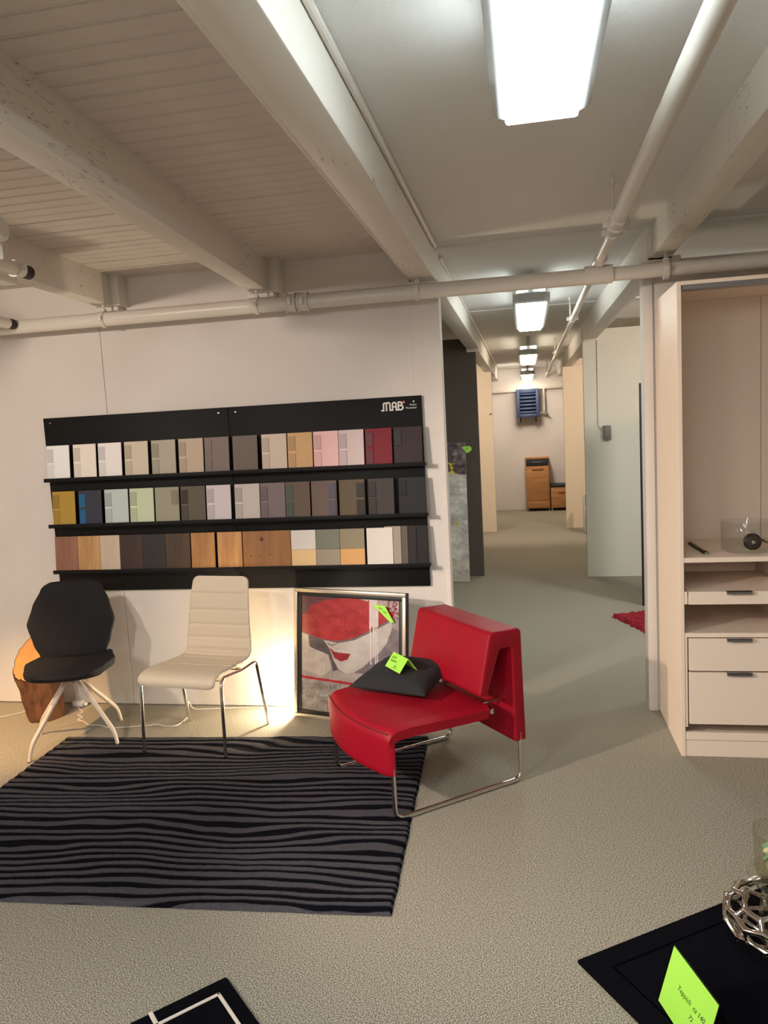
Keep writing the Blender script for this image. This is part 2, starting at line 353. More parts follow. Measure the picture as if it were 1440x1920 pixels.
# ------------------------------------------------------------------ pipes
def clamp(bm, c, r, axis):
    ax = Vector(axis); 
    tube(bm, [Vector(c) - ax * .012, Vector(c) + ax * .012], r * 1.18, 14)
    s = ax.cross(Vector((0, 0, 1)))
    for k in (1, -1):
        box(bm, -.012, .012, -.010, .010, -.014, .014, bev=.003, M=Matrix.Translation(Vector(c) + s * k * r * 1.3))
    return bm
mp = thing('heating_pipe', 'white painted thick pipe running across the room under the beams above the swatch board', 'pipe', (-1, 4.19, 2.43))
part('pipe', cyl(NB(), (-3.98, 4.19, 2.43), (.35, 4.19, 2.43), .041, 20), M_pipe, mp)
part('pipe', cyl(NB(), (.35, 4.19, 2.432), (3.98, 4.19, 2.44), .036, 20), M_pipe, mp)
for x in (-1.27, -1.20):
    bm = cyl(NB(), (x - .024, 4.19, 2.43), (x + .024, 4.19, 2.43), .050, 20); cyl(bm, (x - .03, 4.19, 2.43), (x - .022, 4.19, 2.43), .055, 20); cyl(bm, (x + .022, 4.19, 2.43), (x + .03, 4.19, 2.43), .055, 20)
    box(bm, x - .012, x + .012, 4.125, 4.145, 2.41, 2.45, bev=.004); part('coupling', bm, M_pipe, mp)
for x in (-3.3, -2.43, -1.475, -.555, .735):
    bm = clamp(NB(), (x, 4.19, 2.43), .041, (1, 0, 0)); cyl(bm, (x, 4.19, 2.47), (x, 4.19, 2.52), .007, 8); box(bm, x - .014, x + .014, 4.178, 4.202, 2.466, 2.49, bev=.003)
    part('hanger', bm, M_pipe, mp)
bm = cyl(NB(), (.33, 4.19, 2.435), (.47, 4.19, 2.435), .048, 20); part('tee_fitting', bm, M_pipe, mp)
lp = thing('ceiling_pipe', 'white pipe running along the aisle ceiling to the right of the lamps', 'pipe', (.405, 6, 2.5))
part('pipe', cyl(NB(), (.415, -3.9, 2.505), (.405, 3.35, 2.505), .031, 20), M_pipe, lp)
part('pipe', tube(NB(), [(.405, 3.3, 2.505), (.405, 3.4, 2.505), (.405, 3.46, 2.505), (.405, 4.15, 2.50)], [.036, .036, .023, .023], 18), M_pipe, lp)
part('pipe', cyl(NB(), (.405, 4.12, 2.50), (.405, 14.6, 2.50), .021, 16), M_pipe, lp)
part('tee_fitting', tube(NB(), [(.405, 4.10, 2.50), (.405, 4.28, 2.50)], .034, 18), M_pipe, lp)
for yy in (3.42, 3.58, 6.45, 9.6, 13.0):
    r = .034 if yy < 3.5 else .026
    bm = clamp(NB(), (.405, yy, 2.503), r, (0, 1, 0))
    if yy != 3.58: cyl(bm, (.385, yy - .06, 2.50), (.385, yy - .06, 2.68), .006, 8); cyl(bm, (.385, yy - .06, 2.645), (.385, yy - .06, 2.665), .011, 8)
    part('hanger', bm, M_pipe, lp)
tag(origin(part('cable_conduit', tube(NB(), [(-.450, -3.9, 2.665), (-.450, 4.2, 2.665)], .012, 10), M_pipe), (-.45, 0, 2.665)), 'thin white conduit in the corner where the main beam meets the aisle ceiling', 'conduit')
tag(origin(part('cable_conduit', tube(NB(), [(-.456, 4.5, 2.665), (-.456, 14.5, 2.665)], .010, 10), M_pipe), (-.456, 9, 2.665)), 'thin white conduit on the left beam far down the aisle past the pipe', 'conduit')
for z, y0, y1, x, r, lab in ((2.45, 1.0, 3.02, -2.085, .030, 'open-ended white pipe with black rubber end hanging near the left beam'), (2.44, 1.4, 4.14, -3.0, .031, 'white pipe with black rubber collar joining the wall pipe at far left')):
    t = thing('branch_pipe', lab, 'pipe', (x, y1, z))
    part('pipe', cyl(NB(), (x, y0, z), (x, y1 - .05, z), r, 18), M_pipe, t)
    if y1 < 4: part('hanger', clamp(NB(), (x, y1 - .09, z), r, (0, 1, 0)), M_pipe, t)
    bm = tube(NB(), [(x, y1 - .055, z), (x, y1, z)], r * .98, 18); part('rubber_end', bm, M_rubber, t, label='black rubber end')
t = thing('track_rail', 'slim white track hanging under the open pipe end at the left edge', 'rail', (-2.12, 2.0, 2.40))
part('rail', B(-2.155, -2.085, 1.0, 2.94, 2.385, 2.412, bev=.004), M_pipe, t); part('hanger', cyl(NB(), (-2.12, 2.6, 2.41), (-2.12, 2.6, 2.69), .006, 8), M_pipe, t)
t = thing('ceiling_spotlight', 'white cylindrical ceiling spotlight hanging at the upper left edge', 'spotlight', (-1.84, 2.42, 2.55))
part('mounting_box', B(-1.95, -1.765, 2.25, 2.33, 2.60, 2.69, bev=.006), M_pipe, t)
part('stem', cyl(NB(), (-1.80, 2.33, 2.50), (-1.80, 2.30, 2.62), .008, 8), M_pipe, t)
part('body', tube(NB(), [(-2.05, 2.44, 2.465), (-1.80, 2.44, 2.465), (-1.775, 2.44, 2.465), (-1.765, 2.44, 2.465)], [.045, .045, .042, .03], 22), M_pipe, t)
part('bracket', B(-1.90, -1.80, 2.47, 2.475, 2.37, 2.44, bev=.002, M=None), M_pipe, t)

# ------------------------------------------------------------------ aisle lamps
def ceiling_lamp(y0, label, rgb, s, sup):
    t = thing('ceiling_lamp', label, 'lamp', (.065, y0 + .75, 2.68), group='long lamps in a row along the aisle ceiling')
    x0, x1, y1 = -.055, .185, y0 + 1.5; ch = .035
    # housing: open tray with chamfered corners
    def ring(a, z): return [(x0 + a + ch, y0 + a, z), (x1 - a - ch, y0 + a, z), (x1 - a, y0 + a + ch, z), (x1 - a, y1 - a - ch, z), (x1 - a - ch, y1 - a, z), (x0 + a + ch, y1 - a, z), (x0 + a, y1 - a - ch, z), (x0 + a, y0 + a + ch, z)]
    bm = NB(); R = [[bm.verts.new(p) for p in ring(a, z)] for a, z in ((.02, 2.535), (0, 2.525), (0, 2.472), (.012, 2.463), (.028, 2.463), (.028, 2.475))]
    for a, b in zip(R, R[1:]):
        for k in range(8): bm.faces.new((a[k], a[(k + 1) % 8], b[(k + 1) % 8], b[k]))
    bm.faces.new(R[0]); bm.faces.new(R[-1]); bmesh.ops.recalc_face_normals(bm, faces=bm.faces)
    part('housing', bm, M_lampgrey, t)
    gm = glow('lamp_light', rgb, s)
    bm = NB(); box(bm, x0 + .03, x1 - .03, y0 + .03, y1 - .03, 2.447, 2.476, bev=.008); part('diffuser', bm, gm, t, label='glowing white diffuser')
    gu = glow('lamp_uplight', rgb, sup)
    bm = NB(); box(bm, x0 + .03, x0 + .06, y0 + .05, y1 - .05, 2.534, 2.565); box(bm, x1 - .06, x1 - .03, y0 + .05, y1 - .05, 2.534, 2.565)
    part('uplight_strip', bm, gu, t, label='glowing strip on top')
    part('strip_baffle', B(x0 + .022, x1 - .022, y0 + .022, y1 - .022, 2.566, 2.572, bev=.002, seg=1), M_lampgrey, t)  # cap added to keep the strips' light off the ceiling above
    for yy in (y0 + .08, y1 - .08): part('stem', B(.045, .085, yy - .02, yy + .02, 2.53, 2.68, bev=.006), M_lampgrey, t)
ceiling_lamp(.58, 'large bright lamp nearest the camera, cut by the top edge', COOL, 13, 14)
ceiling_lamp(5.12, 'second lamp of the aisle row, just beyond the crossing pipe', (.92, 1.0, .97), 13, 10)
ceiling_lamp(9.1, 'third lamp of the aisle row, warm white, between its two neighbours', (1, .86, .66), 11, 9)
ceiling_lamp(13.0, 'farthest small lamp of the aisle row above the blue heater', (1, .86, .66), 10, 4)

# ------------------------------------------------------------------ swatch board
sb = thing('swatch_board', 'black wall board with three ledges of colour samples above the chairs', 'display board', (-1.79, 4.348, .77))
part('back_panel', B(-2.995, -1.757, 4.328, 4.347, .765, 1.877, bev=.002), M_board, sb)
part('back_panel', B(-1.755, -.580, 4.328, 4.347, .765, 1.877, bev=.002), M_board, sb)
for z in (1.489, 1.197, .902):
    part('ledge', B(-2.99, -1.757, 4.268, 4.328, z - .010, z, bev=.002), M_board, sb); part('ledge', B(-1.755, -.566, 4.268, 4.328, z - .010, z, bev=.002), M_board, sb)
    part('ledge_lip', B(-2.99, -1.757, 4.262, 4.270, z - .014, z + .010, bev=.002), M_board, sb); part('ledge_lip', B(-1.755, -.566, 4.262, 4.270, z - .014, z + .010, bev=.002), M_board, sb)
for x in (-2.948, -1.818, -1.709, -.625):
    part('screw', lathe(NB(), [(0, .003), (.005, .002), (.006, 0), (.0, 0)], (x, 4.328, 1.845), 10, Matrix.Rotation(PI / 2, 4, 'X')), M_chrome, sb, label='small bright screw head')
M_logo = mat('logo_white', (226, 222, 214), .6); M_logored = mat('logo_red', (196, 40, 64), .6)
LM = Matrix(((1, 0, 0, -.808), (0, 0, -1, 4.3275), (0, 1, 0, 1.802), (0, 0, 0, 1)))
def letter(paths):
    bm = NB()
    for p in paths: stroke(bm, p, .0085, LM)
    part('letter', bm, M_logo, sb)
def arc(cx, cy, r, a0, a1, n=8): return [(cx + r * math.cos(math.radians(a0 + (a1 - a0) * i / n)), cy + r * math.sin(math.radians(a0 + (a1 - a0) * i / n))) for i in range(n + 1)]
letter([[(-.004, .0), (.006, 0), (.006, .033)] + arc(.0145, .033, .0085, 180, 90, 4), arc(.0145, .033, .0085, 90, 0, 4) + [(.023, 0)], arc(.0335, .033, .0105, 180, 90, 4), [(.0335, .0435)] + arc(.0335, .033, .0105, 90, 0, 4) + [(.044, .0), (.050, 0)]])
letter([[(.059, 0), (.059, .032)] + arc(.0695, .032, .0105, 180, 0, 8) + [(.080, 0), (.085, 0)], [(.059, .018), (.080, .018)]])
letter([[(.093, 0), (.093, .043), (.104, .043)] + arc(.104, .0335, .0095, 90, -90, 6) + [(.093, .024)], [(.098, .024), (.107, .024)] + arc(.107, .012, .012, 90, -90, 6) + [(.090, 0)]])
part('logo_star', B(0, 1, 0, 1, 0, 1, M=LM @ Matrix.Translation((.119, .034, 0)) @ Matrix.Rotation(.2, 4, 'Z') @ Matrix.Diagonal((.015, .013, .0008, 1))), M_logored, sb, label='red square of the logo with a white cross')
bm = stroke(NB(), [(.1225, .041), (.1285, .042)], .0025, LM @ Matrix.Translation((0, 0, .0006))); stroke(bm, [(.126, .0385), (.125, .0445)], .0025, LM @ Matrix.Translation((0, 0, .0006))); part('logo_cross', bm, M_logo, sb)
part('lettering', text_bm('Möbel', .0155, LM @ Matrix.Translation((.198, .020, 0)), .0006, align='RIGHT'), M_logo, sb, smooth=False)
part('lettering', text_bm('Muotathal', .0155, LM @ Matrix.Translation((.198, .003, 0)), .0006, align='RIGHT'), M_logo, sb, smooth=False)
part('logo_dot', lathe(NB(), [(0, .001), (.004, .001), (.004, 0)], (0, 0, 0), 6, LM @ Matrix.Translation((.182, .041, 0))), M_logo, sb)

SM = {}
def sm(rgb, rough=.35, wood=None):
    up = lambda c: tuple(min(246, int(v * f)) for v, f in zip(c, (1.06, 1.11, 1.17))) if sum(c) > 200 else c
    rgb = up(rgb); wood = (up(wood[0]), wood[1], wood[2]) if wood else None
    k = (rgb, rough, wood)
    if k not in SM:
        if wood: SM[k] = mat('wood_sample', rgb, .5, var=1, vscale=wood[1], stretch=(9, 9, .7) if wood[2] else (1, 1, 6), var2=wood[0])
        else: SM[k] = mat('colour_sample', rgb, max(rough, .22) + .1, spec=.22)
    return SM[k]
def chip_col(c, f): return tuple(max(0, min(255, int(v * f))) for v in c)
def swatch(x0, x1, z0, z1, rgb, label, chips='LL', wood=None, chipf=(.92, .88), group=None, yoff=0, rough=.35, chipm=None, th=.004):
    """a sample plate leaning on the board; chips are small glass samples set in its face"""
    t = thing('colour_sample', label, 'sample', ((x0 + x1) / 2, 4.29, z0), group=group)
    M = Matrix.Translation(((x0 + x1) / 2, 4.286 + yoff, z0)) @ Matrix.Rotation(math.radians(-5), 4, 'X')
    h = z1 - z0; wd = x1 - x0
    part('plate', B(-wd / 2, wd / 2, -th, th, 0, h, bev=min(.0012, th * .4), seg=1, M=M), sm(rgb, rough, wood), t)
    if chips:
        a0, a1 = (-wd / 2 + .004, -wd / 2 + .047) if chips[0] == 'L' else (wd / 2 - .050, wd / 2 - .006)
        zs = [(h * .50, h * .90), (.004, h * .44)][:len(chips)]
        for (c0, c1), f in zip(zs, chipf):
            part('glass_chip', B(a0, a1, -.0075, -.003, c0, c1, bev=.001, seg=1, M=M), chipm or sm(chip_col(rgb, f), .1), t)
        if len(chips) == 2: part('divider', B(a0, a1 + .002, -.0065, -.003, h * .45, h * .485, M=M), sm(chip_col(rgb, 1.12), .4), t)
    return t
Z1, Z2, Z3 = (1.491, 1.704), (1.199, 1.414), (.904, 1.124)
row1 = [(-2.975, -2.816, (236, 222, 208), 'leftmost white sample on the top ledge', 'LL'),
 (-2.790, -2.633, (232, 212, 190), 'cream white sample, second from left on the top ledge', 'LL'),
 (-2.618, -2.459, (234, 218, 204), 'white sample, third from left on the top ledge', 'LL'),
 (-2.440, -2.281, (204, 182, 154), 'light beige sample, fourth from left on the top ledge', 'LL'),
 (-2.259, -2.099, (172, 156, 134), 'khaki beige sample, fifth from left on the top ledge', 'LL'),
 (-2.080, -1.919, (186, 160, 132), 'tan sample, sixth from left on the top ledge', 'LL'),
 (-1.912, -1.753, (120, 102, 92), 'grey brown sample with chips just left of the board seam on the top ledge', 'LL'),
 (-1.731, -1.573, (104, 88, 76), 'plain mid brown sample without chips on the top ledge', ''),
 (-1.548, -1.391, (206, 180, 154), 'pale beige sample right of the plain brown one on the top ledge', 'LL'),
 (-1.386, -1.233, (206, 158, 108), 'apricot tan sample beside the pink one on the top ledge', 'LL'),
 (-1.228, -1.076, (238, 180, 168), 'pink sample on the top ledge', 'LL'),
 (-1.075, -.923, (206, 178, 168), 'pale rosy grey sample touching the pink one on the top ledge', 'LL'),
 (-.916, -.757, (122, 24, 36), 'dark red sample on the top ledge', 'LL'),
 (-.749, -.581, (52, 38, 40), 'black brown sample at the right end of the top ledge', 'L')]
row2 = [(-2.967, -2.808, (172, 134, 58), 'mustard yellow sample at the left end of the middle ledge', 'LL'),
 (-2.783, -2.624, (62, 64, 74), 'slate blue grey sample with a blue glass chip on the middle ledge', 'LL'),
 (-2.604, -2.443, (186, 190, 178), 'pale grey green sample, third from left on the middle ledge', 'LL'),
 (-2.433, -2.271, (196, 196, 158), 'pale lime sample on the middle ledge', 'LL'),
 (-2.262, -2.102, (154, 144, 118), 'olive beige sample with one chip at its upper right on the middle ledge', 'R'),
 (-2.092, -1.930, (96, 84, 68), 'dark olive brown sample on the middle ledge left of the seam', 'LL'),
 (-1.923, -1.765, (206, 188, 180), 'pale mauve white sample just left of the seam on the middle ledge', 'LL'),
 (-1.741, -1.581, (196, 178, 162), 'light greige sample just right of the seam on the middle ledge', 'LL'),
 (-1.578, -1.421, (124, 106, 100), 'mauve grey sample with two chips on the middle ledge', 'LL'),
 (-1.420, -1.267, (102, 84, 68), 'brown sample with greenish chips at left on the middle ledge', 'LL'),
 (-1.260, -1.103, (108, 86, 76), 'reddish brown sample with chips at its right side on the middle ledge', 'RR'),
 (-1.090, -.934, (96, 76, 56), 'bronze brown sample with dark chips at its right side on the middle ledge', 'RR'),
 (-.916, -.760, (66, 58, 54), 'charcoal brown sample, second from right on the middle ledge', 'LL'),
 (-.735, -.573, (36, 35, 36), 'black sample at the right end of the middle ledge', 'L')]
chipcols = {'slate': (44, 92, 124), 'brown sample with greenish': (78, 84, 72), 'bronze': (52, 48, 40), 'reddish': (86, 78, 84), 'dark red': (96, 8, 22)}
for rows, (a, b), g in ((row1, Z1, 'samples on the top ledge'), (row2, Z2, 'samples on the middle ledge')):
    for x0, x1, c, lab, ch in rows:
        cm = [sm(v, .1) for k, v in chipcols.items() if lab.startswith(k)]
        swatch(x0 + .001, x1 - .001, a, b - .001, c, lab + '', ch, group=g, chipf=(.86, .92) if sum(c) > 250 else (.7, .85), chipm=cm[0] if cm else None)
row3 = [(-2.981, -2.820, (150, 102, 78), 'reddish walnut wood sample at the left end of the bottom ledge', ((128, 82, 60), 3, 1)),
 (-2.819, -2.665, (194, 146, 94), 'light oak wood sample, second from left on the bottom ledge', ((168, 118, 70), 3, 1)),
 (-2.664, -2.530, (200, 174, 146), 'pale plain ash sample, third from left on the bottom ledge', ((190, 164, 136), 3, 1)),
 (-2.529, -2.373, (66, 46, 38), 'dark brown wenge wood sample on the bottom ledge', ((52, 36, 30), 3, 1)),
 (-2.372, -2.219, (48, 40, 42), 'nearly black stained wood sample on the bottom ledge', ((36, 30, 32), 3, 1)),
 (-2.218, -2.055, (88, 66, 44), 'smoked oak sample with flamed grain on the bottom ledge', ((62, 46, 32), 3, 1)),
 (-2.048, -1.893, (190, 132, 74), 'golden oak sample with a knot near its foot on the bottom ledge', ((160, 104, 56), 3, 1)),
 (-1.876, -1.718, (206, 148, 88), 'honey striped wood sample beside the seam on the bottom ledge', ((178, 118, 64), 4, 1)),
 (-1.712, -1.407, (160, 106, 56), 'wide knotty pine sample on the bottom ledge', ((138, 88, 44), 3, 1))]
for x0, x1, c, lab, wd in row3: t = swatch(x0, x1, Z3[0], Z3[1], c, lab + ' of the board', '', wood=wd, group='samples on the bottom ledge')
KM = Matrix.Translation((-1.59, 4.286, .904)) @ Matrix.Rotation(math.radians(-5), 4, 'X')
knot = mat('knot', (84, 50, 28), .6)
for px, pz, r in ((0, .17, .011), (-.07, .07, .004), (-.01, .065, .004), (.05, .075, .004)):
    part('knot', lathe(NB(), [(0, .0006), (r, .0005), (r * 1.1, 0)], (0, 0, 0), 12, KM @ Matrix.Translation((px, -.0042, pz)) @ Matrix.Rotation(PI / 2, 4, 'X')), knot, t)
for x0, x1, ct, cb, ds in ((-1.404, -1.252, (222, 206, 188), (236, 190, 134), 'white glass over pale amber'), (-1.250, -1.104, (126, 120, 102), (160, 142, 116), 'grey green glass over beige'), (-1.102, -.953, (146, 128, 100), (216, 158, 98), 'brown grey glass over orange')):
    t = thing('glass_sample', 'two-tone glass sample, %s, on the bottom ledge of the board' % ds, 'sample', ((x0 + x1) / 2, 4.29, .904), group='two-tone glass samples on the bottom ledge')
    M = Matrix.Translation(((x0 + x1) / 2, 4.286, .904)) @ Matrix.Rotation(math.radians(-5), 4, 'X'); h = (x1 - x0) / 2
    part('lower_tile', B(-h, h, -.004, .004, 0, .1, bev=.001, seg=1, M=M), sm(cb, .3), t); part('upper_tile', B(-h, h, -.004, .004, .101, .218, bev=.001, seg=1, M=M), sm(ct, .06), t)
for i, (x0, x1, c, lab, ch) in enumerate([(-.937, -.782, (214, 198, 180), 'front white sample of the overlapping fan at the right of the bottom ledge', ''), (-.830, -.734, (156, 138, 118), 'beige grey strip peeking out behind the white sample on the bottom ledge', ''), (-.80, -.695, (96, 84, 72), 'grey brown sample third in the overlapping fan on the bottom ledge', ''), (-.77, -.645, (46, 42, 42), 'charcoal sample second from last in the overlapping fan on the bottom ledge', ''), (-.725, -.577, (38, 37, 38), 'blackish sample last in the overlapping fan at the right end of the bottom ledge', '')]):
    swatch(x0, x1, Z3[0], Z3[1] + (.0 if i == 0 else .006), c, lab, '', group='fan of overlapping samples', yoff=-.0075 + .0045 * (i - 1) if i else -.0125, th=.002)

# ------------------------------------------------------------------ rugs
def rug_wave():
    W_, D_ = 2.11, 1.52; nx, ny = 230, 520
    BR, FR, BL = Vector((-.573, 3.935, 0)), Vector((-.515, 2.412, 0)), Vector((-2.685, 3.80, 0))
    FL = Vector((-2.62, 2.31, 0))
    rows, cols = [], []
    g, n0 = lin((72, 70, 74)), lin((9, 10, 17))
    for j in range(ny + 1):
        v = j / ny; r, c = [], []
        for i in range(nx + 1):
            u = i / nx
            p = (FL * (1 - u) + FR * u) * (1 - v) + (BL * (1 - u) + BR * u) * v
            X, Y = u * W_, v * D_
            q = noise.noise(Vector((X * .9, Y * 2.0, 3.1))) * 1.9 + noise.noise(Vector((X * 1.8, Y * 6.5, 9.7))) * 1.0 + noise.noise(Vector((X * 7, Y * 14, 1.2))) * .16
            s = math.sin(2 * PI * (Y * 18.5 + q))
            thr = -.05 + .6 * noise.noise(Vector((X * 1.3, Y * 9, 6.3)))
            edge = min(X, W_ - X, Y, D_ - Y); 
            k = max(0, min(1, (s - thr) / .30 + .5))
            z = .0125 + .0045 * k
            if edge < .012: z *= max(.2, edge / .012) ** .5
            z += .0008 * noise.noise(Vector((X * 90, Y * 90, 0)))
            if edge <= 0: z = .001
            p = p.copy(); p.z = z; 
            p.x += .004 * noise.noise(Vector((Y * 9, 0, 4))) ; p.y += .003 * noise.noise(Vector((X * 9, 2, 4)))
            sp = .85 + .3 * rnd.random()
            r.append(p); c.append(tuple((n0[a] * (1 - k) + g[a] * k) * sp for a in range(3)))
        rows.append(r); cols.append(c)
    o = painted(rows, cols, 'wave_rug', M_rug, smooth=True)
    return tag(origin(o, (-1.6, 3.1, 0)), 'large rug with wavy grey ridges on black under the chairs', 'rug')
rug_wave()
def rugM(corner, a):
    a = Vector((a[0], a[1], 0)).normalized(); return frame_M((corner[0], corner[1], 0), a, Vector((-a.y, a.x, 0)))
# plain navy rug on the right
RM = rugM((.105, 2.252), (.83, .558))
t = thing('navy_rug', 'plain dark navy rug with a sewn border at the lower right', 'rug', (.75, 2.3, 0))
part('pile', B(0, 1.4, -.72, 0, 0, .013, bev=.005, M=RM), M_navy, t)
bm = NB()
for x0, x1, y0, y1 in ((.075, 1.325, -.08, -.075), (.075, 1.325, -.645, -.64), (.075, .08, -.64, -.08), (1.32, 1.325, -.64, -.08)): box(bm, x0, x1, y0, y1, .0125, .0137, M=RM)
part('border_seam', bm, mat('navy_groove', (4, 4, 7), 1, spec=0), t)
# navy rug with ivory lines at the bottom edge
RM3 = rugM((-.982, 2.055), (-.70, -.71))
t = thing('lined_rug', 'small navy rug with ivory line grid at the bottom edge', 'rug', (-1.3, 1.6, 0))
part('pile', B(0, 1.4, 0, .9, 0, .013, bev=.006, seg=3, M=RM3 @ Matrix.Translation((0, 0, 0))), M_navy, t)
wob = lambda p, k: p
for nm, x0, x1, y0, y1 in (('ivory_line', .045, 1.35, .055, .066), ('ivory_line', .045, .056, .055, .85), ('ivory_line', .235, .248, .0, .9), ('ivory_line', .6, .612, .0, .9)):
    part('ivory_line', B(x0, x1, y0, y1, .011, .0165, bev=.002, M=RM3), M_ivory, t)
# red rug seen behind the pillar
rm = rugM((.67, 6.512), (.30, .119))
bm = NB(); nx, ny = 60, 50; rows = []
for j in range(ny + 1):
    r = []
    for i in range(nx + 1):
        e = min(i, nx - i, j, ny - j); x = i / nx * 1.2; yv = -j / ny * 1.0
        r.append(rm @ Vector((x + rnd.uniform(-.012, .012), yv + rnd.uniform(-.012, .012), .001 if e == 0 else .03 + rnd.uniform(-.012, .012))))
    rows.append(r)
tag(origin(part('shaggy_rug', sheet(bm, rows), M_redrug), (1.0, 6.2, 0)), 'dark red shaggy rug poking out behind the right pillar', 'rug')

# ------------------------------------------------------------------ red armchair
ac = thing('lounge_chair', 'red leather lounge chair with folded back and chrome sled legs', 'armchair', (-.616 - .185 + .257, 3.063 + .23 + .162, .003), math.radians(-51.1))
# local: x across (left of photo = -x), y depth to the back, origin at footprint centre
ox, oy = .295, -.33
def A(x, y, z): return Vector((x - .59 + .59 + ox, y + oy, z))     # x in [-.59,0]
def seat_front(s): return -.055 * (1 - (2 * s - 1) ** 2)
rowsT, rowsB = [], []
NS = 24
for i in range(NS + 1):
    s = i / NS; x = -.63 + .63 * s; f = seat_front(s)
    # cross-section outer (top) and inner (bottom) polylines, matching counts
    top = []; bot = []
    path = [(.535, .405), (.40, .408), (.25, .414), (.12, .420), (.06, .418)]
    for yv, zv in path: top.append((yv, zv)); bot.append((yv, zv - .062))
    for k in range(7):
        a = PI / 2 * (k / 6); top.append((f + .05 - .05 * math.sin(a), .366 + .05 * math.cos(a))); bot.append((f + .055 - .012 * math.sin(a), .340 + .012 * math.cos(a)))
    for zv in (.33, .28, .235, .215): top.append((f, zv)); bot.append((f + .043, zv))
    top.append((f + .006, .207)); bot.append((f + .037, .207))
    e = min(s, 1 - s); rd = .014 * (1 - min(1, e / .03)) ** 2
    rowsT.append([A(x, p[0] + (rd if p[1] < .36 else 0), p[1] - (rd if p[1] > .36 else 0)) for p in top]); rowsB.append([A(x, p[0] - (rd if p[1] < .36 else 0), p[1] + (rd * .5 if p[1] > .3 else 0)) for p in bot])
seat = part('seat', closed_pad(NB(), rowsT, rowsB), M_red, ac, False, ang=50)
bm = tube(NB(), [A(-.615 + .60 * k / 24, seat_front(.03 + .94 * k / 24) + .0065, .398) for k in range(25)], .0026, 6); part('piping', bm, M_seam, seat, False, label='dark stitched seam')
bpro = [(.478, .468), (.482, .46), (.526, .458), (.530, .468), (.598, .650), (.608, .660), (.662, .660), (.668, .650), (.672, .205), (.680, .198), (.732, .198), (.738, .205), (.728, .725), (.716, .742), (.560, .748), (.545, .738)]
bm = prism(NB(), bpro, .635, bev=.010, seg=3)     # x->depth y, extruded
M = Matrix(((0, -1, 0, ox), (1, 0, 0, oy), (0, 0, 1, 0), (0, 0, 0, 1)))
bmesh.ops.transform(bm, matrix=M, verts=bm.verts); back = part('backrest', bm, M_red, ac, False, ang=40)
for x in (-.010, -.615):
    pth = smoothpath([A(x, .02, .24), A(x, .02, .0115), A(x, .705, .0115), A(x, .705, .24)], .045, 6)
    leg = part('sled_leg', tube(NB(), pth, .0105, 12), M_chrome, ac, False)
    for y0, y1 in ((.06, .15), (.60, .68)): part('glide', B(x - .008 + ox, x + .008 + ox, y0 + oy, y1 + oy, 0, .006, bev=.002), M_alu, leg, False)
part('crossbar', cyl(NB(), A(-.60, .56, .375), A(-.02, .56, .375), .009, 12), M_chrome, ac, False)
part('hinge_bolt', lathe(NB(), [(0, .004), (.008, .003), (.010, 0)], A(.0, .545, .375), 12, Matrix.Rotation(PI / 2, 4, 'Y')), M_chrome, ac, False)
for x in (-.12, -.47): part('seat_link', cyl(NB(), A(x, .50, .375), A(x, .69, .375), .008, 10), M_chrome, ac, False, label='chrome link between seat and backrest')
# cushion
def cushion():
    cx, cy, z0 = -.635, 3.585, .428; ang = math.radians(-17); n = 28; T, Bm = [], []
    for j in range(n + 1):
        a, b = [], []
        for i in range(n + 1):
            u, v = -1 + 2 * i / n, -1 + 2 * j / n
            pin = 1 - .10 * (1 - abs(u) ** 2) * abs(v) ** 3; pin2 = 1 - .10 * (1 - abs(v) ** 2) * abs(u) ** 3
            x, yv = u * .205 * pin2, v * .195 * pin
            h = .055 * max(0, (1 - u ** 4) * (1 - v ** 4)) ** .55
            wr = .006 * noise.noise(Vector((u * 2.2, v * 2.2, .5)))
            X = cx + x * math.cos(ang) - yv * math.sin(ang); Y = cy + x * math.sin(ang) + yv * math.cos(ang)
            zb = z0 + .030 + .022 * (v + 1) / 2
            a.append(Vector((X, Y, zb + h * 1.05 + wr * min(1, h * 30)))); b.append(Vector((X, Y, max(z0 - .002, zb - h * .6) if h > 1e-4 else zb - .002)))
        T.append(a); Bm.append(b)
    return origin(part('cushion', closed_pad(NB(), T, Bm), M_cushion, ang=60), (cx, cy, z0))
tag(cushion(), 'small charcoal grey cushion lying on the red lounge chair', 'cushion')
# tent card on the cushion
def card(name, label, TL, TR, BL, texts, back=None, mtl=M_green, thick=.0012, cat='price card', pencol=M_ink, size=.018):
    TL, TR, BL = Vector(TL), Vector(TR), Vector(BL); t = thing(name, label, cat, tuple(BL)); wdt = (TR - TL).length; hgt = (TL - BL).length
    M = frame_M(BL, TR - TL, TL - BL)
    fr = part('front_leaf', B(0, wdt, 0, hgt, -thick, 0, M=M), mtl, t)
    for s, x, yv, sz in texts: part('handwriting', text_bm(s, sz, M @ Matrix.Translation((x, yv, .0003)) @ Matrix.Rotation(.03, 4, 'Z'), .0002, shear=.3), pencol, fr, smooth=False)
    if back: 
        BK = Vector(back); Mb = frame_M(BK, TR - TL, TL - BK); part('back_leaf', B(0, wdt, 0, (TL - BK).length, -thick, 0, M=Mb), mtl, t)
    return t, M, wdt, hgt
t, M, wd_, h_ = card('price_card', 'bright green folded price card standing on the charcoal cushion', (-.674, 3.590, .588), (-.582, 3.471, .588), (-.724, 3.572, .526), [('2024!', .012, .052, .018), ('Angebot', .012, .036, .018), ('290.-', .07, .014, .015)], back=(-.645, 3.620, .528))
part('underline', stroke(NB(), [(.06, .010), (.115, .010)], .0015, M @ Matrix.Translation((0, 0, .0003))), M_ink, t)

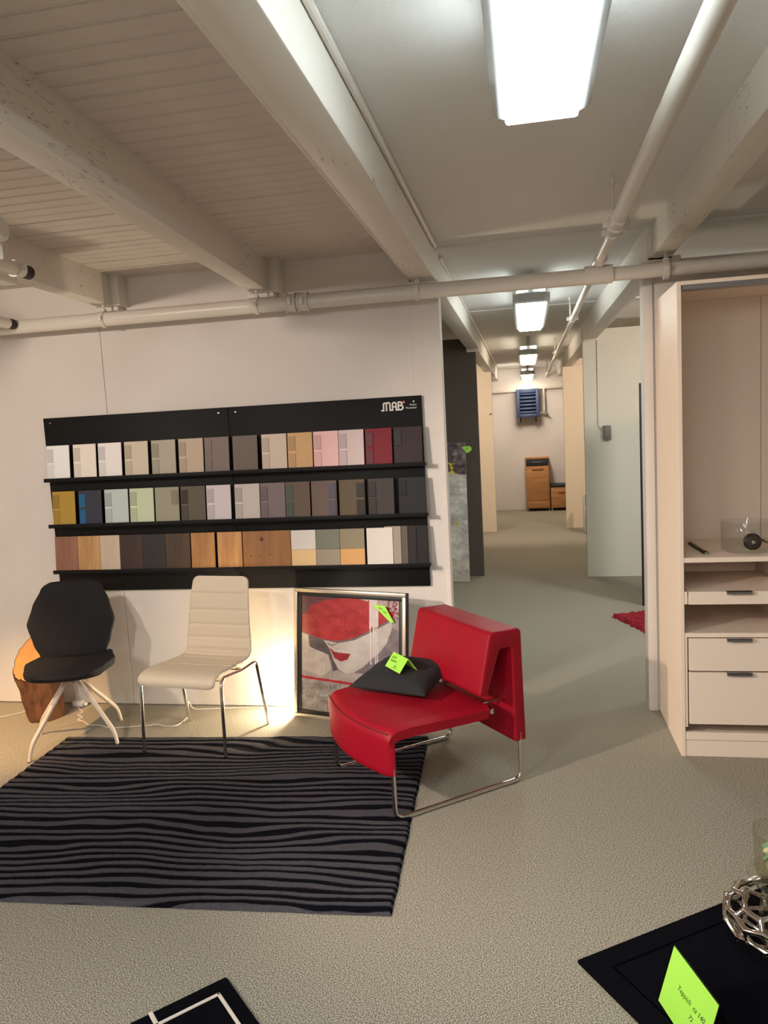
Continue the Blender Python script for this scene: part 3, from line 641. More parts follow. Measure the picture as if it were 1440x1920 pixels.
# ------------------------------------------------------------------ cream side chair
wc = thing('side_chair', 'cream leather side chair with horizontal seams and chrome legs', 'chair', (-1.826, 3.841, 0), math.radians(-7.5))
def wc_profile():
    pts = [(-.262, .402), (-.266, .418), (-.258, .436), (-.235, .449), (-.19, .456), (-.10, .452), (0, .442), (.08, .434), (.13, .434), (.165, .443), (.190, .464), (.203, .50), (.212, .56), (.222, .64), (.237, .72), (.256, .80), (.277, .87), (.282, .885)]
    return [Vector((0, a, b)) for a, b in pts]
P = wc_profile(); SP = []
for i in range(len(P) - 1):
    for k in range(6):
        t_ = k / 6; p0, p1, p2, p3 = P[max(i - 1, 0)], P[i], P[i + 1], P[min(i + 2, len(P) - 1)]
        SP.append(.5 * ((2 * p1) + (p2 - p0) * t_ + (2 * p0 - 5 * p1 + 4 * p2 - p3) * t_ ** 2 + (3 * p1 - p0 - 3 * p2 + p3) * t_ ** 3))
SP.append(P[-1]); L = [0]
for a, b in zip(SP, SP[1:]): L.append(L[-1] + (b - a).length)
LT = L[-1]; NY, NX = 150, 22
def at_len(s):
    s = max(0, min(LT, s))
    for i in range(len(L) - 1):
        if s <= L[i + 1] + 1e-9: f = (s - L[i]) / max(1e-9, L[i + 1] - L[i]); return SP[i].lerp(SP[i + 1], f)
    return SP[-1]
seams = [.235, .29, .345, .40, .455, .51, .575, .65, .735, .83]
F, K = [], []
for j in range(NY + 1):
    s = LT * j / NY; p = at_len(s); d = (at_len(s + .006) - at_len(s - .006)).normalized(); nrm = Vector((0, -d.z, d.y))
    tt = s / LT; hw = .238 - .014 * min(1, tt / .35) - .040 * max(0, (tt - .40) / .60) + (0)
    endr = .035
    e1 = LT - s
    if e1 < endr: hw -= endr * (1 - math.sqrt(max(0, 1 - (1 - e1 / endr) ** 2)))
    if s < .03: hw -= .03 * (1 - math.sqrt(max(0, 1 - (1 - s / .03) ** 2)))
    gr = sum(math.exp(-((s - q) / .0055) ** 2) for q in seams) * .009
    a, b = [], []
    for i in range(NX + 1):
        u = -1 + 2 * i / NX; x = hw * (math.sin(u * PI / 2 * .92) / math.sin(PI / 2 * .92))
        edge = max(0, 1 - abs(u) ** 6) ** .5
        dish = .010 * (u * u) * min(1, tt * 2.5)
        q = p + Vector((x, 0, 0)) + nrm * (dish)
        a.append(q + nrm * (.012 * edge - gr * edge)); b.append(q - nrm * (.010 * edge + .001))
    F.append(a); K.append(b)
part('shell', closed_pad(NB(), F, K), M_cream_l, wc, False, ang=75)
Wi = MW[wc.name].inverted()
for sx, pf_, pr_ in ((-1, (-2.088, 3.604), (-2.053, 4.089)), (1, (-1.614, 3.589), (-1.549, 4.082))):
    (fx, fy, _), (rx, ry, _) = Wi @ Vector((*pf_, 0)), Wi @ Vector((*pr_, 0))
    xk = sx * .236
    part('leg', tube(NB(), smoothpath([(fx, fy, .012), (fx * .985, fy + .014, .415), (xk * .96, fy + .07, .428)], .03), .0095, 12), M_chrome, wc, False)
    part('leg', tube(NB(), smoothpath([(rx, ry, 0), (xk * 1.09, .150, .425), (xk * 1.02, .02, .412), (xk * .96, fy + .06, .428)], .03), .0095, 12), M_chrome, wc, False)
for yv in (-.17, .02): part('crossbar', cyl(NB(), (-.23, yv, .418), (.23, yv, .418), .008, 10), M_chrome, wc, False)
part('under_tray', B(-.05, .05, -.10, .03, .385, .425, bev=.01), M_cream_l, wc, False)

# ------------------------------------------------------------------ dark swivel chair
bc = thing('swivel_chair', 'black brown fabric chair with hexagonal back on beige swivel legs', 'chair', (-2.606, 3.787, 0), math.radians(18.6))
def smooth_poly(pts, t):
    for (a, b), (c, d) in zip(pts, pts[1:]):
        if t <= c: f = (t - a) / (c - a); f = f * f * (3 - 2 * f) * .5 + f * .5; return b + (d - b) * f
    return pts[-1][1]
NB_, NH = 26, 30
# seat pad (local: -y = front)
F, K = [], []
for j in range(NH + 1):
    v = j / NH; yv = -.215 + .43 * v
    hw = smooth_poly([(0, .150), (.05, .185), (.15, .213), (.5, .248), (.85, .205), (1.0, .165)], v)
    ev = max(0, 1 - abs(2 * v - 1) ** 7) ** .5
    a, b = [], []
    for i in range(NB_ + 1):
        u = -1 + 2 * i / NB_; x = hw * math.sin(u * PI / 2 * .95) / math.sin(PI / 2 * .95); e = ev * max(0, 1 - abs(u) ** 7) ** .5
        base = .448 + .022 * u * u - .012 * (1 - v) ** 3 - .018 * v * (1 - u * u) 
        a.append(Vector((x, yv, base + .018 * e))); b.append(Vector((x, yv, base - .034 * e - .001)))
    F.append(a); K.append(b)
part('seat', closed_pad(NB(), F, K), M_fabric, bc, False, ang=70)
F, K = [], []
for j in range(NH + 1):
    v = j / NH; h = .455 * v
    hw = smooth_poly([(0, .165), (.04, .182), (.25, .222), (.5, .252), (.72, .222), (.93, .175), (.98, .155), (1.0, .13)], v)
    ev = max(0, 1 - abs(2 * v - 1) ** 8) ** .5; a, b = [], []
    for i in range(NB_ + 1):
        u = -1 + 2 * i / NB_; x = hw * math.sin(u * PI / 2 * .95) / math.sin(PI / 2 * .95); e = ev * max(0, 1 - abs(u) ** 8) ** .5
        x -= .03; yb = .185 + .10 * v + .03 * (v - .5) ** 2 - .55 * (x + .03) ** 2 * (.4 + .6 * math.sin(PI * min(1, v * 1.1)))
        dim = .010 * math.exp(-((x - .0) ** 2 + (h - .26) ** 2) / .0009)
        z = .435 + h - .006 * u * u
        a.append(Vector((x, yb - .020 * e + dim, z))); b.append(Vector((x, yb + .022 * e + .001, z)))
    F.append(a); K.append(b)
part('backrest', closed_pad(NB(), F, K), M_fabric, bc, False, ang=70)
part('button', lathe(NB(), [(0, .004), (.007, .002), (.009, 0)], (0, .185 + .058 - .012, .695), 12, Matrix.Rotation(PI / 2, 4, 'X')), M_fabric, bc, False)
part('hub', lathe(NB(), [(0, .345), (.028, .345), (.034, .36), (.034, .40), (.06, .412), (.06, .42), (0, .42)], (0, 0, 0), 24), M_beige, bc, False)
Minv = MW[bc.name].inverted()
for fx, fy in ((-2.706, 3.483), (-2.318, 3.727), (-2.506, 4.091), (-2.894, 3.847)):
    f = Minv @ Vector((fx, fy, 0)); r = Vector((f.x, f.y, 0)); k = r.normalized()
    pth = smoothpath([k * .015 + Vector((0, 0, .395)), r * .93 + Vector((0, 0, .085)), r + Vector((0, 0, 0))], .05, 6)
    n = len(pth); leg = part('leg', tube(NB(), pth, [.0135 - .004 * i / (n - 1) for i in range(n)], 12), M_beige, bc, False)
    part('foot_glide', lathe(NB(), [(0, 0), (.009, 0), (.010, .006), (0, .007)], r, 12), M_black, leg, False)

# ------------------------------------------------------------------ tree stump
ts = thing('tree_stump', 'bark-covered log stump with slanted sawn top behind the dark chair', 'stump', (-3.04, 4.125, 0))
seg = 64; rings = []; cutz = lambda x, y: .395 + .95 * y + .02 * x
bm = NB(); NR = 30
topring = []
for k in range(seg):
    a = 2 * PI * k / seg; col = []
    for j in range(NR + 1):
        v = j / NR; r0 = .108 + .020 * v; rr = r0 + .008 * noise.noise(Vector((math.cos(a) * 2, math.sin(a) * 2, v * 2))) + .010 * noise.noise(Vector((math.cos(a) * 7, math.sin(a) * 7, v * 4)))
        x, yv = rr * math.cos(a) - .045 * v, rr * math.sin(a)
        z = v * cutz(rr * math.cos(a), rr * math.sin(a)); col.append(bm.verts.new((x, yv, z)))
    rings.append(col)
for k in range(seg):
    for j in range(NR): bm.faces.new((rings[k][j], rings[(k + 1) % seg][j], rings[(k + 1) % seg][j + 1], rings[k][j + 1]))
bm.faces.new([rings[k][0] for k in range(seg)][::-1])
topco = [rings[k][NR].co.copy() for k in range(seg)]
bmesh.ops.recalc_face_normals(bm, faces=bm.faces)
part('bark', bm, M_bark, ts, False, ang=80)
bm = NB(); c = sum(topco, Vector()) / seg; prev = None
for f in (.97, .8, .6, .4, .2):
    ring = [bm.verts.new(c + (p - c) * f + Vector((0, 0, .004 if f < .9 else .0))) for p in topco]
    if prev:
        for k in range(seg): bm.faces.new((prev[k], prev[(k + 1) % seg], ring[(k + 1) % seg], ring[k]))
    prev = ring
bm.faces.new(prev); bmesh.ops.recalc_face_normals(bm, faces=bm.faces); part('sawn_top', bm, M_logtop, ts, False)
pt = lambda k, f: c + (topco[k] - c) * f + Vector((0, -.001, .006))
part('crack', tube(NB(), [pt(20, .95), pt(19, .75), pt(22, .55), pt(18, .35)], [.006, .004, .004, .001], 6), M_black, ts, False, label='dark drying crack')
# ------------------------------------------------------------------ cables and floor light
def cable(pts, label, r=.0028):
    pts = smoothpath([(x, y, max(z, r + .0005)) for x, y, z in pts], .05, 4)
    return tag(origin(part('power_cable', tube(NB(), pts, r, 8), M_cable), (pts[0].x, pts[0].y, 0)), label, 'cable')
cable([(-3.95, 3.95, 0), (-3.348, 4.084, 0), (-3.19, 4.235, 0)], 'white cable on the carpet left of the log stump')
cable([(-2.95, 4.32, .02), (-2.89, 4.24, 0), (-2.83, 4.20, 0), (-2.85, 4.15, 0), (-2.78, 4.12, 0), (-2.80, 4.07, 0), (-2.73, 4.05, 0), (-2.68, 3.995, 0), (-2.60, 4.0, 0), (-2.50, 3.955, 0), (-2.35, 3.99, 0), (-2.22, 4.03, 0), (-2.18, 4.0, 0), (-2.10, 4.01, 0), (-2.09, 4.16, 0), (-2.16, 4.30, .06), (-2.12, 4.27, .005), (-2.0, 4.29, 0), (-1.8, 4.32, 0), (-1.35, 4.31, .0)], 'long curly white cable on the carpet behind the two chairs')
t = thing('plug_box', 'small white cable connector box on the floor behind the dark chair', 'connector', (-2.93, 4.31, 0)); part('shell', B(-2.97, -2.90, 4.285, 4.33, 0, .035, bev=.008), M_cable, t); part('socket', cyl(NB(), (-2.90, 4.305, .018), (-2.875, 4.30, .018), .012, 12), M_cable, t)
fl = thing('floor_light', 'small floor light glowing behind the framed picture', 'lamp', (-1.395, 4.307, 0))
part('base', lathe(NB(), [(0, 0), (.030, 0), (.030, .010), (.012, .014), (0, .014)], (-1.395, 4.307, 0), 24), M_cable, fl)
part('bulb', lathe(NB(), [(0, .014), (.014, .014), (.022, .04), (.022, .055), (.012, .072), (0, .075)], (-1.395, 4.307, 0), 20), glow('bulb_glow', (1, .74, .42), 20), fl, label='glowing warm bulb')
light('POINT', (-1.41, 4.305, .07), 38, (1, .85, .62), size=.02)

# ------------------------------------------------------------------ framed picture
O = Vector((-1.430, 4.208, .002)); a = Vector((.963, -.268, 0)); n_ = Vector((.268, .963, 0)); upv = (n_ * .118 + Vector((0, 0, .99))).normalized(); rollv = (upv + a * .025).normalized()
FM = frame_M(O, a, rollv)            # local x along width, y up, z towards the viewer
pf = thing('framed_picture', 'framed painting of red-hatted woman with red lips leaning on wall', 'picture', tuple(O))
PW, PH = .742, .775
for x0, x1, y0, y1 in ((0, PW, 0, .022), (0, PW, PH - .022, PH), (0, .022, .022, PH - .022), (PW - .022, PW, .022, PH - .022)):
    part('frame_bar', B(x0, x1, y0, y1, -.035, .004, bev=.003, M=FM), M_gold, pf, label='pale silver gilt frame bar')
for x0, x1, y0, y1 in ((.022, PW - .022, .022, .046), (.022, PW - .022, PH - .046, PH - .022), (.022, .046, .046, PH - .046), (PW - .046, PW - .022, .046, PH - .046)):
    part('inner_bar', B(x0, x1, y0, y1, -.030, -.006, bev=.002, M=FM), M_black, pf, label='black inner frame bar')
part('outer_edge', B(PW, PW + .002, .0, PH, -.037, -.003, M=FM), M_black, pf, label='black side of the frame'); part('backing', B(.02, PW - .02, .02, PH - .02, -.034, -.030, M=FM), M_black, pf)
def inpoly(x, y, poly):
    c = False; j = len(poly) - 1
    for i in range(len(poly)):
        xi, yi = poly[i]; xj, yj = poly[j]
        if (yi > y) != (yj > y) and x < (xj - xi) * (y - yi) / (yj - yi) + xi: c = not c
        j = i
    return c
HAT = [(120, 440), (230, 480), (320, 508), (430, 525), (520, 524), (640, 498), (740, 455), (800, 425), (900, 370), (1000, 310), (1010, 270), (870, 250), (790, 190), (640, 150), (380, 185), (260, 230), (210, 300), (120, 330)]
HATDK = [(175, 150), (520, 150), (640, 210), (420, 220), (250, 250), (175, 330)]
FACE = [(365, 515), (500, 540), (640, 515), (790, 440), (985, 340), (975, 420), (940, 520), (880, 600), (800, 670), (720, 740), (640, 785), (570, 800), (500, 765), (455, 690), (425, 600), (385, 545)]
BAND = [(120, 450), (320, 515), (500, 545), (650, 515), (800, 445), (1010, 330), (1010, 300), (800, 420), (640, 490), (500, 520), (320, 500), (120, 435)]
NECK = [(120, 455), (225, 480), (235, 580), (330, 618), (410, 650), (440, 770), (340, 835), (120, 770)]
DARK = [(225, 485), (330, 515), (380, 540), (425, 610), (455, 690), (495, 770), (450, 790), (435, 690), (405, 640), (300, 612), (235, 585)]
LIPS = [(425, 590), (475, 618), (510, 628), (615, 630), (585, 680), (525, 702), (465, 672)]
LIPHI = [(430, 585), (480, 612), (520, 600), (560, 605), (600, 626), (520, 620), (470, 622)]
SHR = [(985, 400), (1060, 440), (1060, 800), (700, 790), (640, 790), (760, 710), (880, 600), (950, 500)]
NOSE = [(400, 540), (440, 562), (495, 545), (488, 556), (440, 576), (405, 555)]
def paint(px, py):
    nz = noise.noise(Vector((px / 90, py / 60, 0))) ; nf = noise.noise(Vector((px / 18, py / 18, 5)))
    def c(r, g, b, k=8): return tuple(max(0, min(255, v + k * nz + k * .8 * nf)) for v in (r, g, b))
    wv = 14 * nz
    if 795 < px < 866 and py < 400 + 60 * nf: return c(206, 192, 186, 12)
    for x0, x1, ye in ((788, 800, 712), (816, 826, 640), (833, 842, 720), (848, 857, 710)):
        if x0 < px < x1 and py < ye: return c(214, 200, 194)
    if inpoly(px, py, LIPHI) : return c(212, 190, 184)
    if inpoly(px, py, LIPS): return c(150, 22, 34, 14)
    if inpoly(px, py, HAT): 
        if 330 < px < 560 and py > 330: return c(176, 36, 42, 16)
        return c(164, 28, 36, 22)
    if inpoly(px, py, HATDK) or (py < 330 and px < 700 and py + wv < 260): return c(92, 44, 54, 14)
    if py < 330 and px >= 500:
        if py < 200 + 2 * wv and (520 < px < 640 or 670 < px < 780): return c(190, 172, 168, 26)
        if 870 < px < 950 and py < 230: return c(172, 150, 150, 20)
        if 960 < px: return c(170, 148, 148, 30) if nf > -.1 else c(120, 26, 40)
        return c(124, 30, 44, 20)
    if inpoly(px, py, BAND): return c(104, 92, 94)
    if inpoly(px, py, NOSE): return c(120, 110, 108)
    if inpoly(px, py, FACE):
        sh = (noise.noise(Vector((px / 140, py / 140, 2)))) * 16
        return c(190 + sh, 180 + sh, 172 + sh)
    if inpoly(px, py, DARK): return c(84, 74, 78)
    if inpoly(px, py, NECK): return c(188, 176, 166, 16)
    yl = 850 + max(0, (px - 160)) * .075
    if abs(py - yl) < 11 + 4 * nf: return c(176, 28, 38)
    if inpoly(px, py, SHR): return c(118, 106, 110, 18)
    if py > yl: return c(150, 140, 134, 40)
    if py > 780: return c(166, 154, 146, 14)
    if px > 960: return c(150, 138, 136, 20)
    if py > 700: return c(128, 118, 118, 20)
    return c(104, 92, 96, 16)
NXp, NYp = 210, 220; rows, cols = [], []
for j in range(NYp + 1):
    r, c = [], []
    for i in range(NXp + 1):
        u, v = i / NXp, j / NYp
        x = .046 + (PW - .092) * u; yv = PH - .046 - (PH - .092) * v
        r.append(FM @ Vector((x, yv, -.012))); px = (175 - 35 * v) + u * (870 + 25 * v); py = 145 + 35 * u + v * 985
        c.append(lin(paint(px, py)))
    rows.append(r[::1]); cols.append(c)
painted([r for r in rows[::-1]], cols[::-1], 'painting', M_print, pf)
cM = FM @ Matrix.Translation((0, 0, .003))
q = lambda x, y_: (FM @ Vector((x, y_, .006)))
# price card hung over the frame corner: an inclined parallelogram
bm = NB(); pts = [(.535, .705), (.615, .700), (.672, .610), (.650, .607)]
vf = [bm.verts.new(FM @ Vector((x, y_, .0065))) for x, y_ in pts]; vb = [bm.verts.new(FM @ Vector((x, y_, .0055))) for x, y_ in pts]
bm.faces.new(vf); bm.faces.new(vb[::-1])
for k in range(4): bm.faces.new((vf[k], vb[k], vb[(k + 1) % 4], vf[(k + 1) % 4]))
bmesh.ops.recalc_face_normals(bm, faces=bm.faces)
t = thing('price_card', 'green price card tucked in the upper right corner of the framed picture', 'price card', tuple(q(.6, .65))); lf = part('leaf', bm, M_green, t, smooth=False)
for s_, x, yv in (('Bild', .575, .684), ('390.-', .598, .665)): part('handwriting', text_bm(s_, .016, FM @ Matrix.Translation((x, yv, .0068)) @ Matrix.Rotation(-.45, 4, 'Z'), .0002, shear=.3), M_ink, lf, smooth=False)

# ------------------------------------------------------------------ wardrobe
wd = thing('open_wardrobe', 'white open wardrobe with shelves and drawers at the right edge', 'wardrobe', (1.3, 4.09, 0))
Y0, Y1, X0, X1, HT = 3.787, 4.385, .711, 2.15, 2.303
part('side_panel', B(X0, .731, Y0, Y1, 0, HT, bev=.0015, seg=1), M_gloss, wd); part('side_panel', B(X1 - .02, X1, Y0, Y1, 0, HT, bev=.0015, seg=1), M_gloss, wd)
part('top_panel', B(.731, X1 - .02, Y0, Y1, HT - .018, HT, bev=.0015, seg=1), M_white, wd)
part('door_rail', B(.735, X1 - .024, Y0 + .004, Y0 + .08, HT - .038, HT - .019), M_alu, wd, label='grey metal sliding door rail')
part('back_panel', B(.731, 1.239, Y1 - .02, Y1 - .008, .05, HT - .018, bev=.001, seg=1), M_white, wd); part('back_panel', B(1.2415, X1 - .02, Y1 - .02, Y1 - .008, .05, HT - .018, bev=.001, seg=1), M_white, wd)
part('divider', B(1.212, 1.232, Y0 + .03, Y1 - .021, .085, 1.0), M_white, wd)
part('shelf', B(.731, X1 - .02, Y0 + .002, Y1 - .021, .976, 1.0, bev=.0015, seg=1), M_white, wd)
part('shelf', B(.731, 1.212, Y0 + .003, Y1 - .021, .606, .628, bev=.0015, seg=1), M_white, wd)
tr = part('pull_out_tray', B(.749, 1.205, Y0 - .004, Y1 - .10, .812, .834, bev=.0015, seg=1), M_white, wd); part('tray_front', B(.749, 1.205, Y0 - .008, Y0 + .010, .772, .835, bev=.0015, seg=1), M_white, tr)
part('filler_strip', B(.732, .746, Y0 + .002, Y1 - .1, .772, .833, bev=.001, seg=1), M_white, wd)
part('filler_strip', B(.732, .744, Y0 + .006, Y0 + .5, .150, .606, bev=.001, seg=1), M_white, wd)
def handle(par, z):
    bm = NB(); box(bm, .918, 1.032, Y0 - .030, Y0 - .008, z + .001, z + .005, bev=.001, seg=1); box(bm, .918, 1.032, Y0 - .030, Y0 - .026, z - .010, z + .005, bev=.001, seg=1); part('handle', bm, M_alu, par, label='brushed grey pull handle')
handle(tr, .835)
for z0, z1 in ((.441, .602), (.171, .433)):
    d = part('drawer', B(.749, 1.205, Y0 - .008, Y0 + .012, z0, z1, bev=.0015, seg=1), M_white, wd)
    bm = NB(); box(bm, .765, .777, Y0 + .012, Y1 - .05, z0 + .02, z1 - .03); box(bm, 1.18, 1.192, Y0 + .012, Y1 - .05, z0 + .02, z1 - .03); box(bm, .777, 1.18, Y0 + .012, Y1 - .05, z0 + .02, z0 + .03); part('drawer_box', bm, M_white, d)
    handle(d, z1)
part('bottom_board', B(.731, X1 - .02, Y0 + .01, Y1 - .021, .084, .106, bev=.001, seg=1), M_white, wd); part('front_ledge', B(.731, X1 - .02, Y0 + .004, Y0 + .028, .084, .124, bev=.0015, seg=1), M_white, wd)
part('plinth', B(.731, X1 - .02, Y0 + .006, Y0 + .022, 0, .081, bev=.001, seg=1), M_white, wd)
# on the shelf
gb = thing('glass_bowl', 'clear straight-sided glass bowl on the wardrobe shelf', 'bowl', (1.052, 3.955, 1.0))
part('glass', lathe(NB(), [(0, .004), (.098, .004), (.106, .010), (.109, .02), (.109, .150), (.1105, .152), (.112, .150), (.112, .014), (.108, .004), (.100, .0), (0, 0)], (1.052, 3.955, 1.0005), 64), M_glass, gb, ang=60)
rb = thing('rattan_ball', 'dark woven rattan ball inside the glass bowl', 'ball', (1.078, 3.93, 1.006)); bm = NB(); rc = Vector((1.078, 3.93, 1.006 + .043))
bmesh.ops.create_icosphere(bm, subdivisions=3, radius=.033, matrix=Matrix.Translation(rc)); part('core', bm, M_rattan, rb)
for k in range(16):
    ax = Vector((rnd.gauss(0, 1), rnd.gauss(0, 1), rnd.gauss(0, 1))).normalized(); u = ax.orthogonal().normalized(); v = ax.cross(u); off = rnd.uniform(-.02, .02); R_ = math.sqrt(.0395 ** 2 - off ** 2)
    part('cane', tube(NB(), [rc + ax * off + (u * math.cos(2 * PI * i / 28) + v * math.sin(2 * PI * i / 28)) * (R_ + .001 * math.sin(i * 1.7)) for i in range(28)], .0028, 6, closed=True), M_rattan, rb)
bm = lathe(NB(), [(.004, .0), (.009, .0015), (.010, .004), (.006, .006), (0, .006)], tuple(rc + Vector((-.005, -.040, .004))), 12, Matrix.Rotation(PI / 2, 4, 'X')); part('metal_bead', bm, M_silver, rb, label='shiny metal bead')
part('hanging_loop', tube(NB(), [rc + Vector((.009 * math.cos(a_), 0, .044 + .010 * math.sin(a_))) for a_ in [PI * i / 10 for i in range(11)]], .001, 6), M_silver, rb)
kn = thing('utility_knife', 'small grey and black cutter knife lying on the wardrobe shelf', 'knife', (.846, 4.03, 1.0))
kM = Matrix.Translation((.846, 4.03, 1.0)) @ Matrix.Rotation(math.atan2(-.30, .012), 4, 'Z')
part('body', B(-.16, .16, -.011, .011, .001, .013, bev=.003, M=kM), M_black, kn); part('grip', B(-.05, .13, -.006, .006, .0125, .016, bev=.002, M=kM), M_alu, kn, label='silver slide'); part('slider', B(-.10, -.07, -.006, .006, .0125, .018, bev=.002, M=kM), M_alu, kn); part('blade_holder', B(.13, .165, -.009, .009, .003, .011, bev=.002, M=kM), M_boxgrey, kn)

# ------------------------------------------------------------------ corridor things
cp = thing('canvas_painting', 'tall grey abstract canvas leaning on the dark partition in the aisle', 'picture', (-.87, 8.05, 0))
CM = frame_M((-1.14, 8.04, .005), (1, 0, 0), (0, .09, 1.0)); CW, CH = .497, 1.505
part('stretcher', B(0, CW, 0, CH, -.025, -.001, bev=.002, M=CM), M_wall, cp)
def abstract(u, v):
    x, y_ = u * CW, v * CH
    n1 = noise.noise(Vector((x * 6, y_ * 4, 0))); n2 = noise.noise(Vector((x * 22, y_ * 30, 3))); n3 = noise.noise(Vector((x * 5, y_ * 14, 7)))
    cell = noise.noise(Vector((math.floor(x * 7) * 3.1, math.floor(y_ * 8 + n1 * .3) * 5.7, 1)))
    if v > .80 + .05 * n1: base = Vector((112, 102, 102)) + Vector((1, 1, 1)) * (46 * n2 + 30 * n3)
    else: base = Vector((204, 201, 190)) + Vector((1, 1, 1)) * (26 * n2 + 34 * n3 + 26 * cell)
    if v < .16: base += Vector((-10, -14, -22)) * (.5 + n3)
    d = (x - .33) ** 2 + (y_ - 1.22) ** 2
    if d < .006 and n2 > .18: base = Vector((222, 196, 70))
    if (x - .36) ** 2 + (y_ - .62) ** 2 < .002 and n2 > .2: base = Vector((206, 186, 96))
    return lin(tuple(max(0, min(255, k)) for k in base))
NXc, NYc = 60, 180
painted([[CM @ Vector((CW * i / NXc, CH * j / NYc, 0)) for i in range(NXc + 1)] for j in range(NYc + 1)], [[abstract(i / NXc, j / NYc) for i in range(NXc + 1)] for j in range(NYc + 1)], 'painted_face', M_canvas, cp)
t = thing('price_card', 'small rounded green price tag on the tall grey canvas in the aisle', 'price card', (-.62, 8.12, 1.45)); bm = NB()
pts = [(.455, 1.455), (.52, 1.462)] + [(.535 + .03 * math.cos(x_), 1.432 + .03 * math.sin(x_)) for x_ in [PI / 2 - i * PI / 6 for i in range(6)]] + [(.515, 1.385)]
vf = [bm.verts.new(CM @ Vector((x, y_, .006))) for x, y_ in pts]; vb = [bm.verts.new(CM @ Vector((x, y_, .004))) for x, y_ in pts]; bm.faces.new(vf); bm.faces.new(vb[::-1])
for k in range(len(pts)): bm.faces.new((vf[k], vb[k], vb[(k + 1) % len(pts)], vf[(k + 1) % len(pts)]))
bmesh.ops.recalc_face_normals(bm, faces=bm.faces); lf = part('leaf', bm, M_green, t, smooth=False)
part('handwriting', text_bm('390.-', .024, CM @ Matrix.Translation((.495, 1.43, .0065)), .0003, shear=.3), M_ink, lf, smooth=False)
jb = thing('junction_box', 'grey electrical box with conduit on the pale green partition in the aisle', 'switch box', (.836, 8.22, 1.53))
part('box', B(.798, .872, 8.165, 8.219, 1.455, 1.605, bev=.008), M_boxgrey, jb); part('cover', B(.805, .865, 8.160, 8.166, 1.475, 1.595, bev=.004), M_boxgrey, jb)
part('conduit', tube(NB(), smoothpath([(.757, 8.21, 2.49), (.752, 8.21, 1.60), (.80, 8.205, 1.565)], .04), .007, 8), M_pale, jb)
for z in (2.2, 1.9, 1.65): part('clip', B(.743, .763, 8.198, 8.219, z - .008, z + .008, bev=.002), M_pale, jb)
t = thing('dark_panel', 'narrow dark board edge standing right behind the pillar in the aisle', 'board', (.885, 6.9, 0)); part('board', B(.985, 1.5, 6.9, 6.92, 0, 1.97, bev=.002), M_anth, t); part('edge_band', B(.979, .985, 6.9, 6.92, 0, 1.97), M_black, t)
t = thing('display_shelf', 'black and grey striped display stand half hidden behind the pale partition', 'stand', (.85, 11.6, 0))
part('frame', B(.815, .84, 11.3, 11.7, 0, .57, bev=.003), M_pipe, t)
for z0, z1 in ((.0, .28), (.31, .36), (.40, .58)): part('panel', B(.825, 1.1, 11.29, 11.31, z0, z1, bev=.002), M_black, t)
t = thing('wall_hook', 'tiny dark hook high on the cream left partition far down the aisle', 'hook', (-.52, 11.79, 1.83)); part('plate', B(-.53, -.505, 11.785, 11.8, 1.82, 1.84, bev=.002), M_black, t); part('peg', cyl(NB(), (-.518, 11.76, 1.83), (-.518, 11.79, 1.83), .006, 8), M_alu, t)
# shoe cabinet and bench at the end wall
sc = thing('shoe_cabinet', 'tall narrow oak shoe cabinet with dark drawer on top at the aisle end', 'cabinet', (.2, 14.5, 0))
ya, yb = 14.32, 14.69
part('body', B(-.02, .41, ya + .02, yb, .05, .985, bev=.002), M_oak, sc); part('top', B(-.025, .415, ya, yb, .985, 1.003, bev=.002), M_oak, sc)
d = part('drawer', B(-.008, .398, ya + .002, ya + .02, .855, .978, bev=.002), M_anth, sc, label='dark grey drawer front'); part('handle', B(.10, .30, ya - .016, ya + .002, .912, .924, bev=.002), M_alu, d)
d = part('door', B(-.008, .398, ya + .002, ya + .02, .205, .845, bev=.002), M_oak, sc); part('handle', B(.09, .30, ya - .02, ya + .002, .785, .812, bev=.004), M_oak, d)
part('door', B(-.008, .398, ya + .002, ya + .02, .062, .198, bev=.002), M_oak, sc)
for x in (-.01, .385):
    for yv in (ya + .03, yb - .05): part('foot', B(x, x + .02, yv, yv + .02, 0, .052), M_alu, sc)
bn = thing('shoe_bench', 'low oak bench box with dark seat pad beside the shoe cabinet', 'bench', (.85, 14.5, 0))
part('body', B(.43, 1.30, ya + .02, yb, .05, .44, bev=.002), M_oak, bn); part('seat_pad', B(.43, 1.30, ya, yb, .442, .495, bev=.010), M_anth, bn)
d = part('door', B(.442, .86, ya + .002, ya + .02, .062, .432, bev=.002), M_oak, bn); part('handle', B(.55, .75, ya - .02, ya + .002, .345, .368, bev=.004), M_oak, d)
d = part('door', B(.866, 1.288, ya + .002, ya + .02, .062, .432, bev=.002), M_oak, bn); part('handle', B(.98, 1.18, ya - .02, ya + .002, .345, .368, bev=.004), M_oak, d)
for x in (.44, 1.27):
    for yv in (ya + .03, yb - .05): part('foot', B(x, x + .02, yv, yv + .02, 0, .052), M_alu, bn)
